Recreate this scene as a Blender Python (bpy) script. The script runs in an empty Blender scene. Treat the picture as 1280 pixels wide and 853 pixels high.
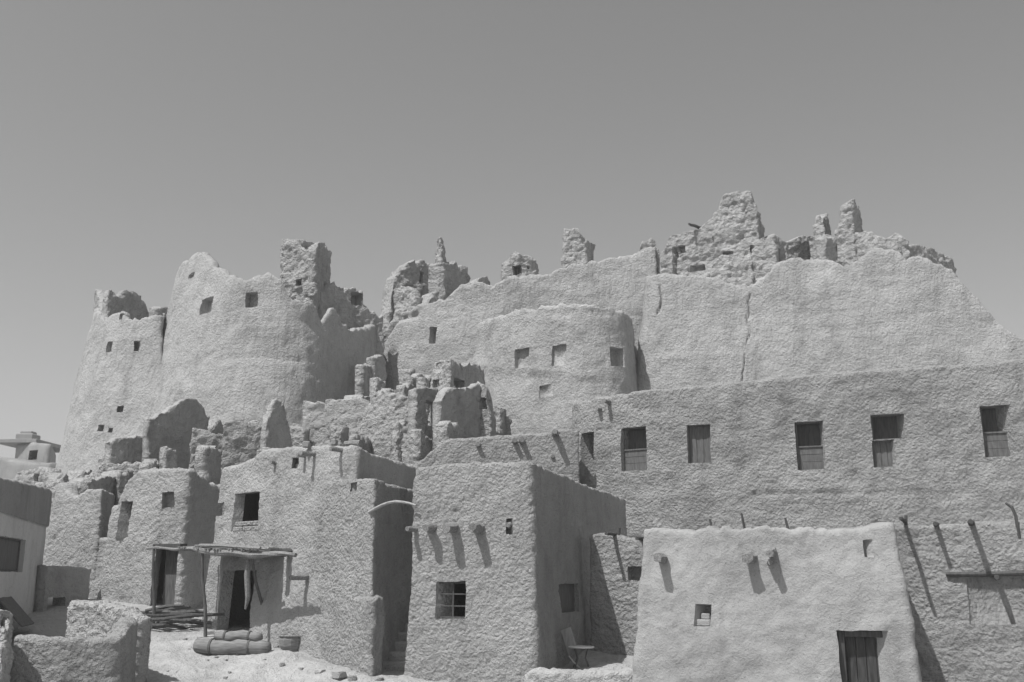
import bpy, bmesh, math, random
import numpy as np
from mathutils import Vector

random.seed(7)
R = math.radians
scene = bpy.context.scene
COL = scene.collection

# ------------------------------------------------------------------ camera
EYE = 2.0
F = 1280.0
HORIZON = 720.0
PITCH = math.atan((HORIZON - 426.5) / F)
cam_d = bpy.data.cameras.new('camera')
cam_d.sensor_width = 36.0
cam_d.lens = 36.0
cam_d.clip_start = 0.1
cam_d.clip_end = 9000.0
cam = bpy.data.objects.new('camera', cam_d)
cam.location = (0, 0, EYE)
cam.rotation_euler = (math.pi / 2 + PITCH, 0, 0)
COL.objects.link(cam)
scene.camera = cam

# ------------------------------------------------------------------ light
SUN_EL = R(61)
SUN_H = np.array([-0.76, -0.65]); SUN_H = SUN_H / np.linalg.norm(SUN_H)
SUN_DIR = Vector((SUN_H[0] * math.cos(SUN_EL), SUN_H[1] * math.cos(SUN_EL), math.sin(SUN_EL)))
sun_d = bpy.data.lights.new('sun', 'SUN')
sun_d.energy = 3.3
sun_d.angle = R(0.5)
sun_d.color = (1.0, 0.995, 0.985)
sun = bpy.data.objects.new('sun', sun_d)
sun.rotation_euler = SUN_DIR.to_track_quat('Z', 'Y').to_euler()
sun.location = (-30, -25, 60)
COL.objects.link(sun)

world = bpy.data.worlds.new('World')
scene.world = world
world.use_nodes = True
wn = world.node_tree
wn.nodes.clear()
sky = wn.nodes.new('ShaderNodeTexSky')
sky.sky_type = 'NISHITA'
sky.sun_disc = False
sky.sun_elevation = SUN_EL
sky.sun_rotation = math.atan2(SUN_H[0], SUN_H[1])
sky.air_density = 1.0
sky.dust_density = 2.0
sky.ozone_density = 1.0
bw = wn.nodes.new('ShaderNodeRGBToBW')          # a black-and-white photograph: the sky keeps only its brightness
bg = wn.nodes.new('ShaderNodeBackground')
bg.inputs['Strength'].default_value = 0.095
wo = wn.nodes.new('ShaderNodeOutputWorld')
wn.links.new(sky.outputs[0], bw.inputs[0])
wn.links.new(bw.outputs[0], bg.inputs['Color'])
wn.links.new(bg.outputs[0], wo.inputs['Surface'])

vs = scene.view_settings
vs.view_transform = 'Standard'
vs.look = 'None'
vs.exposure = 0.54
vs.gamma = 1.0
vs.use_curve_mapping = False

# ------------------------------------------------------------------ pixel <-> world measuring
cp, sp = math.cos(PITCH), math.sin(PITCH)


def ray(px, py):
    a = (px - 640) / F
    b = (426.5 - py) / F
    return np.array([a, cp - sp * b, sp + cp * b])


def pt(px, py, Y):
    d = ray(px, py)
    return np.array([0, 0, EYE]) + d * (Y / d[1])


def proj(P):
    P = np.asarray(P, float)
    d = P - np.array([0, 0, EYE])
    w = d[..., 1] * cp + d[..., 2] * sp
    v = -d[..., 1] * sp + d[..., 2] * cp
    return np.stack([640 + F * d[..., 0] / w, 426.5 - F * v / w], -1)


# ------------------------------------------------------------------ noise
def _h(ix, iy, iz, seed):
    h = (ix.astype(np.int64) * 374761393 + iy.astype(np.int64) * 668265263 + iz.astype(np.int64) * 2147483647 + seed * 1274126177) & 0xFFFFFFFF
    h = ((h ^ (h >> 13)) * 1274126177) & 0xFFFFFFFF
    h = ((h ^ (h >> 16)) * 2246822519) & 0xFFFFFFFF
    return (h ^ (h >> 15)) & 0xFFFF


_G = np.random.RandomState(3).normal(size=(256, 3))
_G /= np.linalg.norm(_G, axis=1)[:, None]


def perlin(P, seed=0):
    P = np.asarray(P, float)
    I = np.floor(P).astype(np.int64)
    f = P - I
    u = f * f * f * (f * (f * 6 - 15) + 10)
    out = 0
    for dx in (0, 1):
        wx = u[..., 0] if dx else 1 - u[..., 0]
        for dy in (0, 1):
            wy = u[..., 1] if dy else 1 - u[..., 1]
            for dz in (0, 1):
                wz = u[..., 2] if dz else 1 - u[..., 2]
                g = _G[_h(I[..., 0] + dx, I[..., 1] + dy, I[..., 2] + dz, seed) & 255]
                d = g[..., 0] * (f[..., 0] - dx) + g[..., 1] * (f[..., 1] - dy) + g[..., 2] * (f[..., 2] - dz)
                out = out + wx * wy * wz * d
    return out * 1.5


def fbm(P, oct=3, seed=0):
    P = np.asarray(P, float)
    a, s, o = 1.0, 1.0, 0
    for k in range(oct):
        o = o + a * perlin(P * s + 17.3 * k, seed + k)
        a *= 0.5
        s *= 2.03
    return o


def billow(P, oct=2, seed=0):
    P = np.asarray(P, float)
    a, s, o = 1.0, 1.0, 0
    for k in range(oct):
        o = o + a * (1 - 2.2 * np.abs(perlin(P * s + 9.1 * k, seed + k)))
        a *= 0.5
        s *= 2.1
    return o - 0.5


# ------------------------------------------------------------------ materials
MATS = {}


def nodes_of(name):
    m = bpy.data.materials.new(name)
    m.use_nodes = True
    nt = m.node_tree
    b = nt.nodes['Principled BSDF']
    return m, nt, b


def mud(name, base, var=0.22, fine=16.0, bump=0.5, dist=0.03, lump=0.0, lump_scale=7.0, streak=0.0, rough=0.95, layer=0.0):
    """plaster of salt mud: patchy grey with grains, lumps and, on the fort, rain runnels"""
    m, nt, b = nodes_of(name)
    L = nt.links
    geo = nt.nodes.new('ShaderNodeNewGeometry')
    pos = geo.outputs['Position']

    def noise(scale, detail=4, r=0.55, vec=None):
        n = nt.nodes.new('ShaderNodeTexNoise')
        n.inputs['Scale'].default_value = scale
        n.inputs['Detail'].default_value = detail
        n.inputs['Roughness'].default_value = r
        L.new(vec or pos, n.inputs['Vector'])
        return n.outputs['Fac']

    def math_(op, a, bb):
        n = nt.nodes.new('ShaderNodeMath')
        n.operation = op
        for k, v in ((0, a), (1, bb)):
            if hasattr(v, 'links'):
                L.new(v, n.inputs[k])
            else:
                n.inputs[k].default_value = v
        return n.outputs[0]
    big = noise(0.55, 4)
    mid = noise(2.6, 5, 0.65)
    grain = noise(fine, 3, 0.6)
    t = math_('ADD', math_('MULTIPLY', big, 0.45), math_('ADD', math_('MULTIPLY', mid, 0.35), math_('MULTIPLY', grain, 0.2)))
    ramp = nt.nodes.new('ShaderNodeValToRGB')
    lo, hi = base * (1 - var), base * (1 + var)
    ramp.color_ramp.elements[0].position = 0.33
    ramp.color_ramp.elements[1].position = 0.67
    ramp.color_ramp.elements[0].color = (lo, lo, lo, 1)
    ramp.color_ramp.elements[1].color = (hi, hi, hi, 1)
    L.new(t, ramp.inputs['Fac'])
    st = nt.nodes.new('ShaderNodeMapping')   # rain stains, longer than wide
    st.inputs['Scale'].default_value = (1.3, 1.3, 0.4)
    L.new(pos, st.inputs['Vector'])
    sr = nt.nodes.new('ShaderNodeMapRange')
    sr.inputs['From Min'].default_value = 0.5
    sr.inputs['From Max'].default_value = 0.72
    sr.inputs['To Min'].default_value = 1.0
    sr.inputs['To Max'].default_value = 0.72
    L.new(noise(1.0, 6, 0.7, st.outputs[0]), sr.inputs['Value'])
    pit = nt.nodes.new('ShaderNodeMapRange')  # granular pits, their shade put into the colour
    pit.inputs['From Min'].default_value = 0.60
    pit.inputs['From Max'].default_value = 0.72
    pit.inputs['To Min'].default_value = 1.0
    pit.inputs['To Max'].default_value = 0.66
    L.new(noise(fine * 1.3, 2, 0.6), pit.inputs['Value'])
    mixc = nt.nodes.new('ShaderNodeMix')
    mixc.data_type = 'RGBA'
    mixc.blend_type = 'MULTIPLY'
    mixc.inputs[0].default_value = 1.0
    L.new(ramp.outputs[0], mixc.inputs[6])
    L.new(math_('MULTIPLY', sr.outputs[0], pit.outputs[0]), mixc.inputs[7])
    L.new(mixc.outputs[2], b.inputs['Base Color'])
    b.inputs['Roughness'].default_value = rough
    b.inputs['Specular IOR Level'].default_value = 0.15
    h = math_('ADD', math_('MULTIPLY', grain, 0.6), math_('MULTIPLY', noise(fine * 2.7, 2), 0.3))
    if lump:
        v = nt.nodes.new('ShaderNodeTexVoronoi')
        v.feature = 'SMOOTH_F1'
        v.inputs['Scale'].default_value = lump_scale
        v.inputs['Smoothness'].default_value = 0.6
        mp = nt.nodes.new('ShaderNodeMix')
        mp.data_type = 'VECTOR'
        mp.inputs[0].default_value = 0.12
        nn = nt.nodes.new('ShaderNodeTexNoise')
        nn.inputs['Scale'].default_value = 3.0
        L.new(pos, nn.inputs['Vector'])
        L.new(pos, mp.inputs[4])
        L.new(nn.outputs['Color'], mp.inputs[5])
        L.new(mp.outputs[1], v.inputs['Vector'])
        h = math_('ADD', h, math_('MULTIPLY', v.outputs['Distance'], -lump))
    if streak:
        mpn = nt.nodes.new('ShaderNodeMapping')
        mpn.inputs['Scale'].default_value = (4.5, 4.5, 0.8)
        L.new(pos, mpn.inputs['Vector'])
        h = math_('ADD', h, math_('MULTIPLY', noise(1.0, 4, 0.6, mpn.outputs[0]), streak))
    if layer:                                # courses of rammed mud: faint level bands
        ml = nt.nodes.new('ShaderNodeMapping')
        ml.inputs['Scale'].default_value = (0.35, 0.35, 3.0)
        L.new(pos, ml.inputs['Vector'])
        h = math_('ADD', h, math_('MULTIPLY', noise(1.0, 5, 0.65, ml.outputs[0]), layer))
    bp = nt.nodes.new('ShaderNodeBump')
    bp.inputs['Strength'].default_value = bump
    bp.inputs['Distance'].default_value = dist
    L.new(h, bp.inputs['Height'])
    L.new(bp.outputs[0], b.inputs['Normal'])
    return m


def wood(name, base, var=0.35, rough=0.8, axis=(9, 9, 1.2)):
    m, nt, b = nodes_of(name)
    L = nt.links
    tc = nt.nodes.new('ShaderNodeNewGeometry')
    mp = nt.nodes.new('ShaderNodeMapping')
    mp.inputs['Scale'].default_value = axis
    L.new(tc.outputs['Position'], mp.inputs['Vector'])
    n = nt.nodes.new('ShaderNodeTexNoise')
    n.inputs['Scale'].default_value = 3.0
    n.inputs['Detail'].default_value = 5
    L.new(mp.outputs[0], n.inputs['Vector'])
    r = nt.nodes.new('ShaderNodeValToRGB')
    lo, hi = base * (1 - var), base * (1 + var)
    r.color_ramp.elements[0].position = 0.3
    r.color_ramp.elements[1].position = 0.7
    r.color_ramp.elements[0].color = (lo, lo, lo, 1)
    r.color_ramp.elements[1].color = (hi, hi, hi, 1)
    L.new(n.outputs['Fac'], r.inputs['Fac'])
    L.new(r.outputs[0], b.inputs['Base Color'])
    b.inputs['Roughness'].default_value = rough
    b.inputs['Specular IOR Level'].default_value = 0.2
    bp = nt.nodes.new('ShaderNodeBump')
    bp.inputs['Strength'].default_value = 0.5
    bp.inputs['Distance'].default_value = 0.01
    L.new(n.outputs['Fac'], bp.inputs['Height'])
    L.new(bp.outputs[0], b.inputs['Normal'])
    return m


M_ROUGH = mud('rough_kershef', 0.365, 0.2, 24, 1.0, 0.115, lump=0.5, lump_scale=16)
M_LONG = mud('rough_kershef_grey', 0.32, 0.2, 20, 1.0, 0.11, lump=0.5, lump_scale=13, layer=0.3)
M_SMOOTH = mud('smooth_mud_plaster', 0.315, 0.18, 24, 1.0, 0.03, lump=0.15, lump_scale=9)
M_HOUSE = mud('house_mud_plaster', 0.365, 0.2, 22, 1.0, 0.075, lump=0.35, lump_scale=14)
M_FORT = mud('fort_mud', 0.365, 0.2, 13, 1.0, 0.10, lump=0.35, lump_scale=8, streak=0.9, layer=0.35)
M_RUIN = mud('ruin_mud_brick', 0.355, 0.26, 10, 1.0, 0.15, lump=0.5, lump_scale=7, layer=0.5)
M_PALE = mud('pale_painted_plaster', 0.52, 0.10, 12, 0.15, 0.01)
M_DARKMUD = mud('dark_mud_band', 0.26, 0.16, 20, 0.6, 0.03)
M_GROUND = mud('dusty_ground', 0.36, 0.25, 11, 1.0, 0.09, lump=0.25, lump_scale=6)
M_DOOR = wood('old_door_wood', 0.055, 0.4)
M_PANEL = wood('pale_worn_board', 0.34, 0.2)
M_STONE = mud('loose_stone', 0.34, 0.25, 14, 0.8, 0.04)
M_WOOD = wood('weathered_wood', 0.10)
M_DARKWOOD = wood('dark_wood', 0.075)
M_PALM = wood('palm_log', 0.2, 0.45, 0.9, (14, 14, 14))
M_BOARD = wood('grey_board', 0.12, 0.3)
M_REED = wood('reed_mat', 0.2, 0.3, 0.9, (2, 2, 18))
M_PEELED = wood('peeled_branch', 0.3, 0.2)
M_WHITE = wood('pale_plastic', 0.7, 0.05, 0.5)
M_IRON = wood('dark_iron', 0.04, 0.3, 0.6)


# ------------------------------------------------------------------ object helpers
def origin_of(parent):
    while parent is not None and parent.parent is not None:
        parent = parent.parent
    return np.array(parent.location) if parent is not None else np.zeros(3)


def mesh_obj(name, verts, faces, mat, parent=None, smooth=True, loc=None):
    me = bpy.data.meshes.new(name)
    o3 = origin_of(parent) if parent is not None else (np.array(loc, float) if loc is not None else np.zeros(3))
    v = np.asarray(verts, float) - o3
    me.from_pydata(v.tolist(), [], faces if isinstance(faces, list) else faces.tolist())
    me.materials.append(mat)
    if smooth:
        me.polygons.foreach_set('use_smooth', [True] * len(me.polygons))
    me.update()
    o = bpy.data.objects.new(name, me)
    COL.objects.link(o)
    if parent is not None:
        o.parent = parent
    elif loc is not None:
        o.location = loc
    return o


def tag(o, label=None, cat=None, group=None, kind=None):
    if label: o['label'] = label
    if cat: o['category'] = cat
    if group: o['group'] = group
    if kind: o['kind'] = kind
    return o


def thing(name, label, cat, loc, group=None):
    o = bpy.data.objects.new(name, None)
    o.empty_display_size = 0.3
    o.location = tuple(float(c) for c in loc)
    COL.objects.link(o)
    return tag(o, label, cat, group)


# ------------------------------------------------------------------ ground heights
def sstep(a, b, x):
    t = np.clip((x - a) / (b - a), 0, 1)
    return t * t * (3 - 2 * t)


MOUNDS = [(-4.6, 21.4, .55, .16), (-3.9, 20.9, .5, .16), (-3.3, 20.3, .45, .15), (-5.3, 21.9, .6, .14), (-5.0, 20.7, .5, .07), (-2.1, 19.3, .4, .12), (-6.6, 22.6, .5, .12), (2.0, 21.0, .5, .14), (-8.6, 23.0, .6, .1)]


def ground_h(x, y):
    x = np.asarray(x, float); y = np.asarray(y, float)
    h = 0.12 * np.clip(y - 19.5, 0, 11)
    h = h + 0.05 * np.clip(-x - 3, 0, 7) * sstep(18.5, 23, y)
    h = h - 0.25 * sstep(20, 17.2, y) * sstep(1.5, 4, x)
    h = h + 4.6 * sstep(30, 46, y) * sstep(-26, -17, x)
    h = h + 1.5 * sstep(46, 70, y)
    h = h + 5.0 * sstep(40, 95, y) * sstep(-16, -26, x)
    h = h - 16.0 * sstep(110, 400, y)
    h = h + 0.0 * x
    P = np.stack([x * 0.35, y * 0.35, 0 * x], -1)
    near = np.exp(-((y - 20) / 14.0) ** 2)
    h = h + 0.10 * fbm(P, 3, 5) * near
    for mx, my, mr, mh in MOUNDS:
        h = h + mh * np.exp(-(((x - mx) / mr) ** 2 + ((y - my) / (0.7 * mr)) ** 2))
    return h


def ground_hit(px, py, far=60):
    d = ray(px, py)
    lo = 6.0
    t = lo / d[1]
    for _ in range(900):
        P = np.array([0, 0, EYE]) + d * t
        if P[2] < ground_h(P[0], P[1]):
            break
        t += 0.05
    return P


def ax(n, a, b):
    return np.linspace(a, b, n)


gx = np.concatenate([[-3000, -1200, -500, -250, -150, -100, -80, -65], ax(40, -55, -14)[:-1], ax(290, -14, 14), ax(40, 14, 55)[1:], [65, 80, 100, 150, 250, 500, 1200, 3000]])
gy = np.concatenate([[-400, -150, -60, -25, -8, 0, 4, 8, 11], ax(60, 13, 17)[:-1], ax(110, 17, 26)[:-1], ax(40, 26, 34)[:-1], ax(40, 34, 60), [65, 72, 80, 90, 100, 115, 140, 180, 240, 320, 420, 600, 1000, 2000, 4500]])
GX, GY = np.meshgrid(gx, gy, indexing='ij')
GZ = ground_h(GX, GY)
near = np.exp(-((GY - 20) / 7.0) ** 2)
P3 = np.stack([GX, GY, 0 * GX], -1)
GZ = GZ + near * (0.05 * fbm(P3 * 1.7, 4, 21) + 0.028 * billow(P3 * 4.0, 2, 23))
nx, ny = GX.shape
idx = np.arange(nx * ny).reshape(nx, ny)
fc = np.stack([idx[:-1, :-1], idx[1:, :-1], idx[1:, 1:], idx[:-1, 1:]], -1).reshape(-1, 4)
tag(mesh_obj('ground', np.stack([GX, GY, GZ], -1).reshape(-1, 3), fc, M_GROUND), kind='structure')


# ------------------------------------------------------------------ mud wall surface
class Surf:
    def __init__(self, pts, closed, z0, zr, k, rad=0.2):
        """pts in plan, running left to right as seen from outside; k = inward lean per metre above zr"""
        P = [np.array(p[:2], float) for p in pts]
        mult = [p[2] if len(p) > 2 else 1.0 for p in pts]
        n = len(P)
        self.closed, self.z0, self.zr, self.k = closed, z0, zr, k
        seg = []
        for i in range(n if closed else n - 1):
            d = P[(i + 1) % n] - P[i]
            d = d / (np.linalg.norm(d) + 1e-9)
            seg.append(np.array([d[1], -d[0]]))
        V = []
        for i in range(n):
            if closed:
                a, b = seg[i - 1], seg[i]
            else:
                a, b = seg[max(i - 1, 0)], seg[min(i, n - 2)]
            m = (a + b) / max(1 + a.dot(b), 0.35)
            V.append(np.concatenate([P[i], m, m * mult[i]]))
        out = []
        for i in range(n):
            if not closed and i in (0, n - 1):
                out.append(V[i]); continue
            A, C, B = V[i - 1], V[i], V[(i + 1) % n]
            ra = min(rad, 0.45 * np.linalg.norm(A[:2] - C[:2])) / (np.linalg.norm(A[:2] - C[:2]) + 1e-9)
            rb = min(rad, 0.45 * np.linalg.norm(B[:2] - C[:2])) / (np.linalg.norm(B[:2] - C[:2]) + 1e-9)
            Pa, Pb = C + (A - C) * ra, C + (B - C) * rb
            for t in np.linspace(0, 1, 9):
                out.append((1 - t) ** 2 * Pa + 2 * t * (1 - t) * C + t * t * Pb)
        if closed:                           # the seam lies on the rear side
            mid = 0.5 * (out[(n - 2) * 9 + 8] + out[(n - 1) * 9])
            out = [mid] + out[(n - 1) * 9:] + out[:(n - 1) * 9] + [mid]
        out = np.array(out)
        dl = np.linalg.norm(np.diff(out[:, :2], axis=0), axis=1)
        keep = np.concatenate([[True], dl > 1e-5])
        out = out[keep]
        dl = np.linalg.norm(np.diff(out[:, :2], axis=0), axis=1)
        self.s = np.concatenate([[0], np.cumsum(dl)])
        self.v = out
        self.L = self.s[-1]

    def six(self, s):
        s = np.asarray(s, float)
        return np.stack([np.interp(s, self.s, self.v[:, c]) for c in range(6)], -1)

    def at(self, s, z):
        q = self.six(s)
        z = np.asarray(z, float)
        xy = q[..., :2] - q[..., 4:6] * (self.k * (z - self.zr))[..., None]
        return np.concatenate([xy, z[..., None]], -1)

    def normal(self, s):
        a, b = self.six(np.clip(s - 0.04, 0, self.L)), self.six(np.clip(s + 0.04, 0, self.L))
        d = b[..., :2] - a[..., :2]
        d = d / (np.linalg.norm(d, axis=-1, keepdims=True) + 1e-9)
        return np.stack([d[..., 1], -d[..., 0]], -1)

    def solve(self, px, py, zmax=26.0):
        S, Z = np.meshgrid(np.linspace(0, self.L, 160), np.linspace(self.z0 - 0.5, zmax, 90), indexing='ij')
        P = self.at(S, Z)
        q = proj(P)
        n = self.normal(S)
        view = P[..., :2]
        facing = (n * view).sum(-1) < 0.02 * np.linalg.norm(view, axis=-1)
        cost = (q[..., 0] - px) ** 2 + (q[..., 1] - py) ** 2 + np.where(facing, 0, 1e5)
        i = np.unravel_index(np.argmin(cost), cost.shape)
        s, z = S[i], Z[i]
        for _ in range(25):
            p0 = proj(self.at(s, z))
            e = np.array([px, py]) - p0
            if abs(e).max() < 0.05: break
            js = (proj(self.at(s + 0.01, z)) - p0) / 0.01
            jz = (proj(self.at(s, z + 0.01)) - p0) / 0.01
            J = np.stack([js, jz], 1)
            try:
                dlt = np.linalg.lstsq(J, e, rcond=0.02)[0]
            except Exception:
                break
            dlt = np.clip(dlt, -0.8, 0.8)
            s = float(np.clip(s + dlt[0], 0, self.L)); z = float(z + dlt[1])
        return float(s), float(z)

    def frame(self, px, py):
        s, z = self.solve(px, py)
        p = self.at(s, z)
        n = self.normal(np.array(s))
        return np.array(p), np.array([n[0], n[1], 0.0]), np.array([-n[1], n[0], 0.0]), s, z


def plan(*pp):
    """measured plan points (px, py, distance[, lean multiplier])"""
    out = []
    for p in pp:
        q = pt(p[0], p[1], p[2])
        out.append((q[0], q[1]) + tuple(p[3:]))
    return out


def block(fl, fr, length, side=(0.30, 1.0), side_l=None):
    """four plan corners of a house from its two front corners"""
    a, b = plan(fl, fr)
    d = np.array(side) / np.linalg.norm(side)
    d2 = d if side_l is None else np.array(side_l) / np.linalg.norm(side_l)
    ml = a[2:] or (1.0,)
    mr = b[2:] or (1.0,)
    return [a, b, (b[0] + d[0] * length, b[1] + d[1] * length) + mr, (a[0] + d2[0] * length, a[1] + d2[1] * length) + ml]


def rel(surf, *pp):
    """plan points standing on the rim of another wall: (px, py on that wall, metres behind its outer face)"""
    out = []
    for p in pp:
        s, z = surf.solve(p[0], p[1])
        y = surf.at(s, z)[1] + p[2]
        q = pt(p[0], p[1], y)
        out.append((q[0], q[1]))
    return out


def levels(lo, hi, step, extra):
    base = np.linspace(lo, hi, max(2, int(math.ceil((hi - lo) / step)) + 1))
    extra = sorted(set(round(float(e), 4) for e in extra if lo < e < hi))
    ex = []
    for e in extra:
        if not ex or e - ex[-1] > 0.012:
            ex.append(e)
    if ex:
        exa = np.array(ex)
        keep = np.array([np.min(np.abs(exa - b)) > 0.45 * step or b in (base[0], base[-1]) for b in base])
        base = base[keep]
    return np.array(sorted(set(list(base) + ex)))


def wall(name, parent, surf, top, mat, thick=0.4, ds=0.07, dz=0.07, openings=(), amp=(0.05, 0.02, 0.018), scale=(2.5, 0.6, 0.2),
         rag=0.05, rag_scale=0.5, rnd=0.1, seed=1, cracks=(), topz=None, warp=0.02, label=None, loc=None):
    """one eroded mud wall: outer skin, inner skin, rounded top, real openings.  top / openings / cracks are measured in pixels"""
    prof = []
    for p in top:
        q_ = surf.solve(*p)
        if np.abs(proj(surf.at(*q_)) - np.array(p)).max() < 2.5 or len(top) < 3:
            prof.append(q_)
    if not prof: print('NO PROFILE', label, top); prof = [surf.solve(*p) for p in top]
    if len(prof) < 0.6 * len(top): print('thin profile', len(prof), len(top), top[0])
    if topz: prof += topz
    prof.sort()
    ps = np.array([p[0] for p in prof]); pz = np.array([p[1] for p in prof])
    for i in range(1, len(ps)):
        if ps[i] <= ps[i - 1]: ps[i] = ps[i - 1] + 1e-4
    ops = []
    for o in openings:
        x0, y0, x1, y1, depth = o[:5]
        cx, cy = (x0 + x1) / 2, (y0 + y1) / 2
        sl, sr = surf.solve(x0, cy)[0], surf.solve(x1, cy)[0]
        zt, zb = surf.solve(cx, y0)[1], surf.solve(cx, y1)[1]
        ops.append((min(sl, sr), max(sl, sr), min(zt, zb), max(zt, zb), depth))
    ref = []
    for c in cracks:
        if c.get('fine'):
            cs = [surf.solve(*p)[0] for p in c['p']]
            ref += list(np.arange(min(cs) - 0.25, max(cs) + 0.25, 0.045))
    sl = levels(0, surf.L, ds, [v for o in ops for v in o[:2]] + ref)
    zl = levels(surf.z0, pz.max() + 2.2 * rag + 0.3, dz, [v for o in ops for v in o[2:4]])
    if surf.closed:
        sl = sl[:-1]
    ns, nz = len(sl), len(zl)
    tp = np.interp(sl, ps, pz, period=surf.L) if surf.closed else np.interp(sl, ps, pz)
    q = surf.at(sl, tp)
    tp = tp + rag * fbm(q / rag_scale, 4, seed + 11) + 0.25 * rag * billow(q / (0.35 * rag_scale), 1, seed + 15)
    tp = np.maximum(tp, surf.z0 + 0.15)
    jt = np.searchsorted(zl, tp)
    jt = np.clip(jt, 1, nz - 1)
    S = np.repeat(sl[:, None], nz, 1)
    Z = np.minimum(zl[None, :], tp[:, None])
    P = surf.at(S, Z)
    six = surf.six(S)
    N = surf.normal(S)
    D = tp[:, None] - Z
    r = rnd
    rin = np.where(D < r, r * (1 - np.sqrt(np.clip(1 - (1 - D / r) ** 2, 0, 1))), 0)
    disp = amp[0] * fbm(P / scale[0], 3, seed) + amp[1] * fbm(P / scale[1], 3, seed + 4) + amp[2] * billow(P / scale[2], 2, seed + 8)
    for c in cracks:
        w, dep = c['w'], c['d']
        pl = [surf.solve(*p) for p in c['p']]
        best = np.full(S.shape, 1e9)
        for a, b in zip(pl[:-1], pl[1:]):
            A = np.array(a); B = np.array(b); AB = B - A
            t = np.clip(((S - A[0]) * AB[0] + (Z - A[1]) * AB[1]) / (AB.dot(AB) + 1e-9), 0, 1)
            wob = (c.get('jag', 0.5 * w) * fbm(np.stack([S * 0 + 3, Z * 1.3, S * 0], -1), 4, seed)) if c.get('wob', True) else 0
            best = np.minimum(best, np.hypot(S - A[0] - t * AB[0] - wob, Z - A[1] - t * AB[1]))
        disp = disp - dep * np.exp(-(best / w) ** 2)
    FR = P.copy()
    FR[..., :2] += N * disp[..., None] - six[..., 2:4] * rin[..., None]
    if warp:
        tw = warp * fbm(P / 0.45, 4, seed + 31)
        FR[..., 0] += -N[..., 1] * tw
        FR[..., 1] += N[..., 0] * tw
        FR[..., 2] += np.where(D > 0.02, warp * fbm(P / 0.4, 2, seed + 41), 0)
    BK = P.copy()
    BK[..., :2] -= six[..., 2:4] * (thick - rin)[..., None]
    BK[..., :2] += N * (0.4 * disp)[..., None]
    MID = 0.5 * (FR[np.arange(ns), jt] + BK[np.arange(ns), jt])
    MID[:, 2] += 0.25 * r + 0.06 * r * np.random.RandomState(seed).normal(size=ns)
    nv = ns * nz
    verts = [FR.reshape(-1, 3), BK.reshape(-1, 3), MID]
    idF = np.arange(nv).reshape(ns, nz)
    idB = idF + nv
    idM = 2 * nv + np.arange(ns)
    count = 2 * nv + ns
    nc = ns if surf.closed else ns - 1
    ii = np.arange(nc)
    i2 = (ii + 1) % ns
    skipF = np.zeros((nc, nz - 1), bool)
    skipB = np.zeros((nc, nz - 1), bool)
    faces = []
    extra_v = []
    for (s0, s1, z0, z1, depth) in ops:
        i0 = int(np.argmin(np.abs(sl - s0))); i1 = int(np.argmin(np.abs(sl - s1)))
        j0 = int(np.argmin(np.abs(zl - z0))); j1 = int(np.argmin(np.abs(zl - z1)))
        if i1 <= i0 or j1 <= j0: continue
        skipF[i0:i1, j0:j1] = True
        ring = [(i, j0) for i in range(i0, i1)] + [(i1, j) for j in range(j0, j1)] + [(i, j1) for i in range(i1, i0, -1)] + [(i0, j) for j in range(j1, j0, -1)]
        ring = [(i % ns, min(j, int(jt[i % ns]))) for i, j in ring]
        rf = np.array([FR[i, j] for i, j in ring])
        if depth is None:
            skipB[i0:i1, j0:j1] = True
            rb = np.array([BK[i, j] for i, j in ring])
        else:
            rb = np.array([P[i, j] for i, j in ring])
            rb[:, :2] -= np.array([six[i, j, 2:4] for i, j in ring]) * depth
        n = len(ring)
        a = count
        extra_v += [rf, rb]
        count += 2 * n
        for t in range(n):
            u = (t + 1) % n
            faces.append([a + t, a + u, a + n + u, a + n + t])
        if depth is not None:
            faces.append([a + n + t for t in range(n)])
    for ids, skip, flip in ((idF, skipF, False), (idB, skipB, True)):
        for j in range(nz - 1):
            ja, jb = jt[ii], jt[i2]
            c0 = (ja <= j); c1 = (jb <= j)
            ok = ~skip[:, j]
            m4 = ok & ~c0 & ~c1
            quad = np.stack([ids[ii, j], ids[i2, j], ids[i2, np.minimum(j + 1, jb)], ids[ii, np.minimum(j + 1, ja)]], -1)[m4]
            m3a = ok & c0 & ~c1
            ta = np.stack([ids[ii, ja], ids[i2, j], ids[i2, np.minimum(j + 1, jb)]], -1)[m3a]
            m3b = ok & ~c0 & c1
            tb = np.stack([ids[ii, j], ids[i2, jb], ids[ii, np.minimum(j + 1, ja)]], -1)[m3b]
            for arr in (quad, ta, tb):
                if len(arr):
                    faces += (arr[:, ::-1] if flip else arr).tolist()
    ft, bt = idF[np.arange(ns), jt], idB[np.arange(ns), jt]
    faces += np.stack([ft[ii], ft[i2], idM[i2], idM[ii]], -1).tolist()
    faces += np.stack([idM[ii], idM[i2], bt[i2], bt[ii]], -1).tolist()
    if not surf.closed:
        for e in (0, ns - 1):
            for j in range(int(jt[e])):
                f = [idF[e, j], idF[e, j + 1], idB[e, j + 1], idB[e, j]]
                faces.append([int(x) for x in (f if e == 0 else f[::-1])])
            f = [int(ft[e]), int(idM[e]), int(bt[e])]
            faces.append(f if e == 0 else f[::-1])
    V = np.concatenate(verts + extra_v)
    # drop unused vertices
    used = np.zeros(len(V), bool)
    for f in faces: used[f] = True
    remap = np.cumsum(used) - 1
    faces = [[int(remap[i]) for i in f] for f in faces]
    o = mesh_obj(name, V[used], faces, mat, parent, True, loc)
    if label: o['label'] = label
    return o


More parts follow.
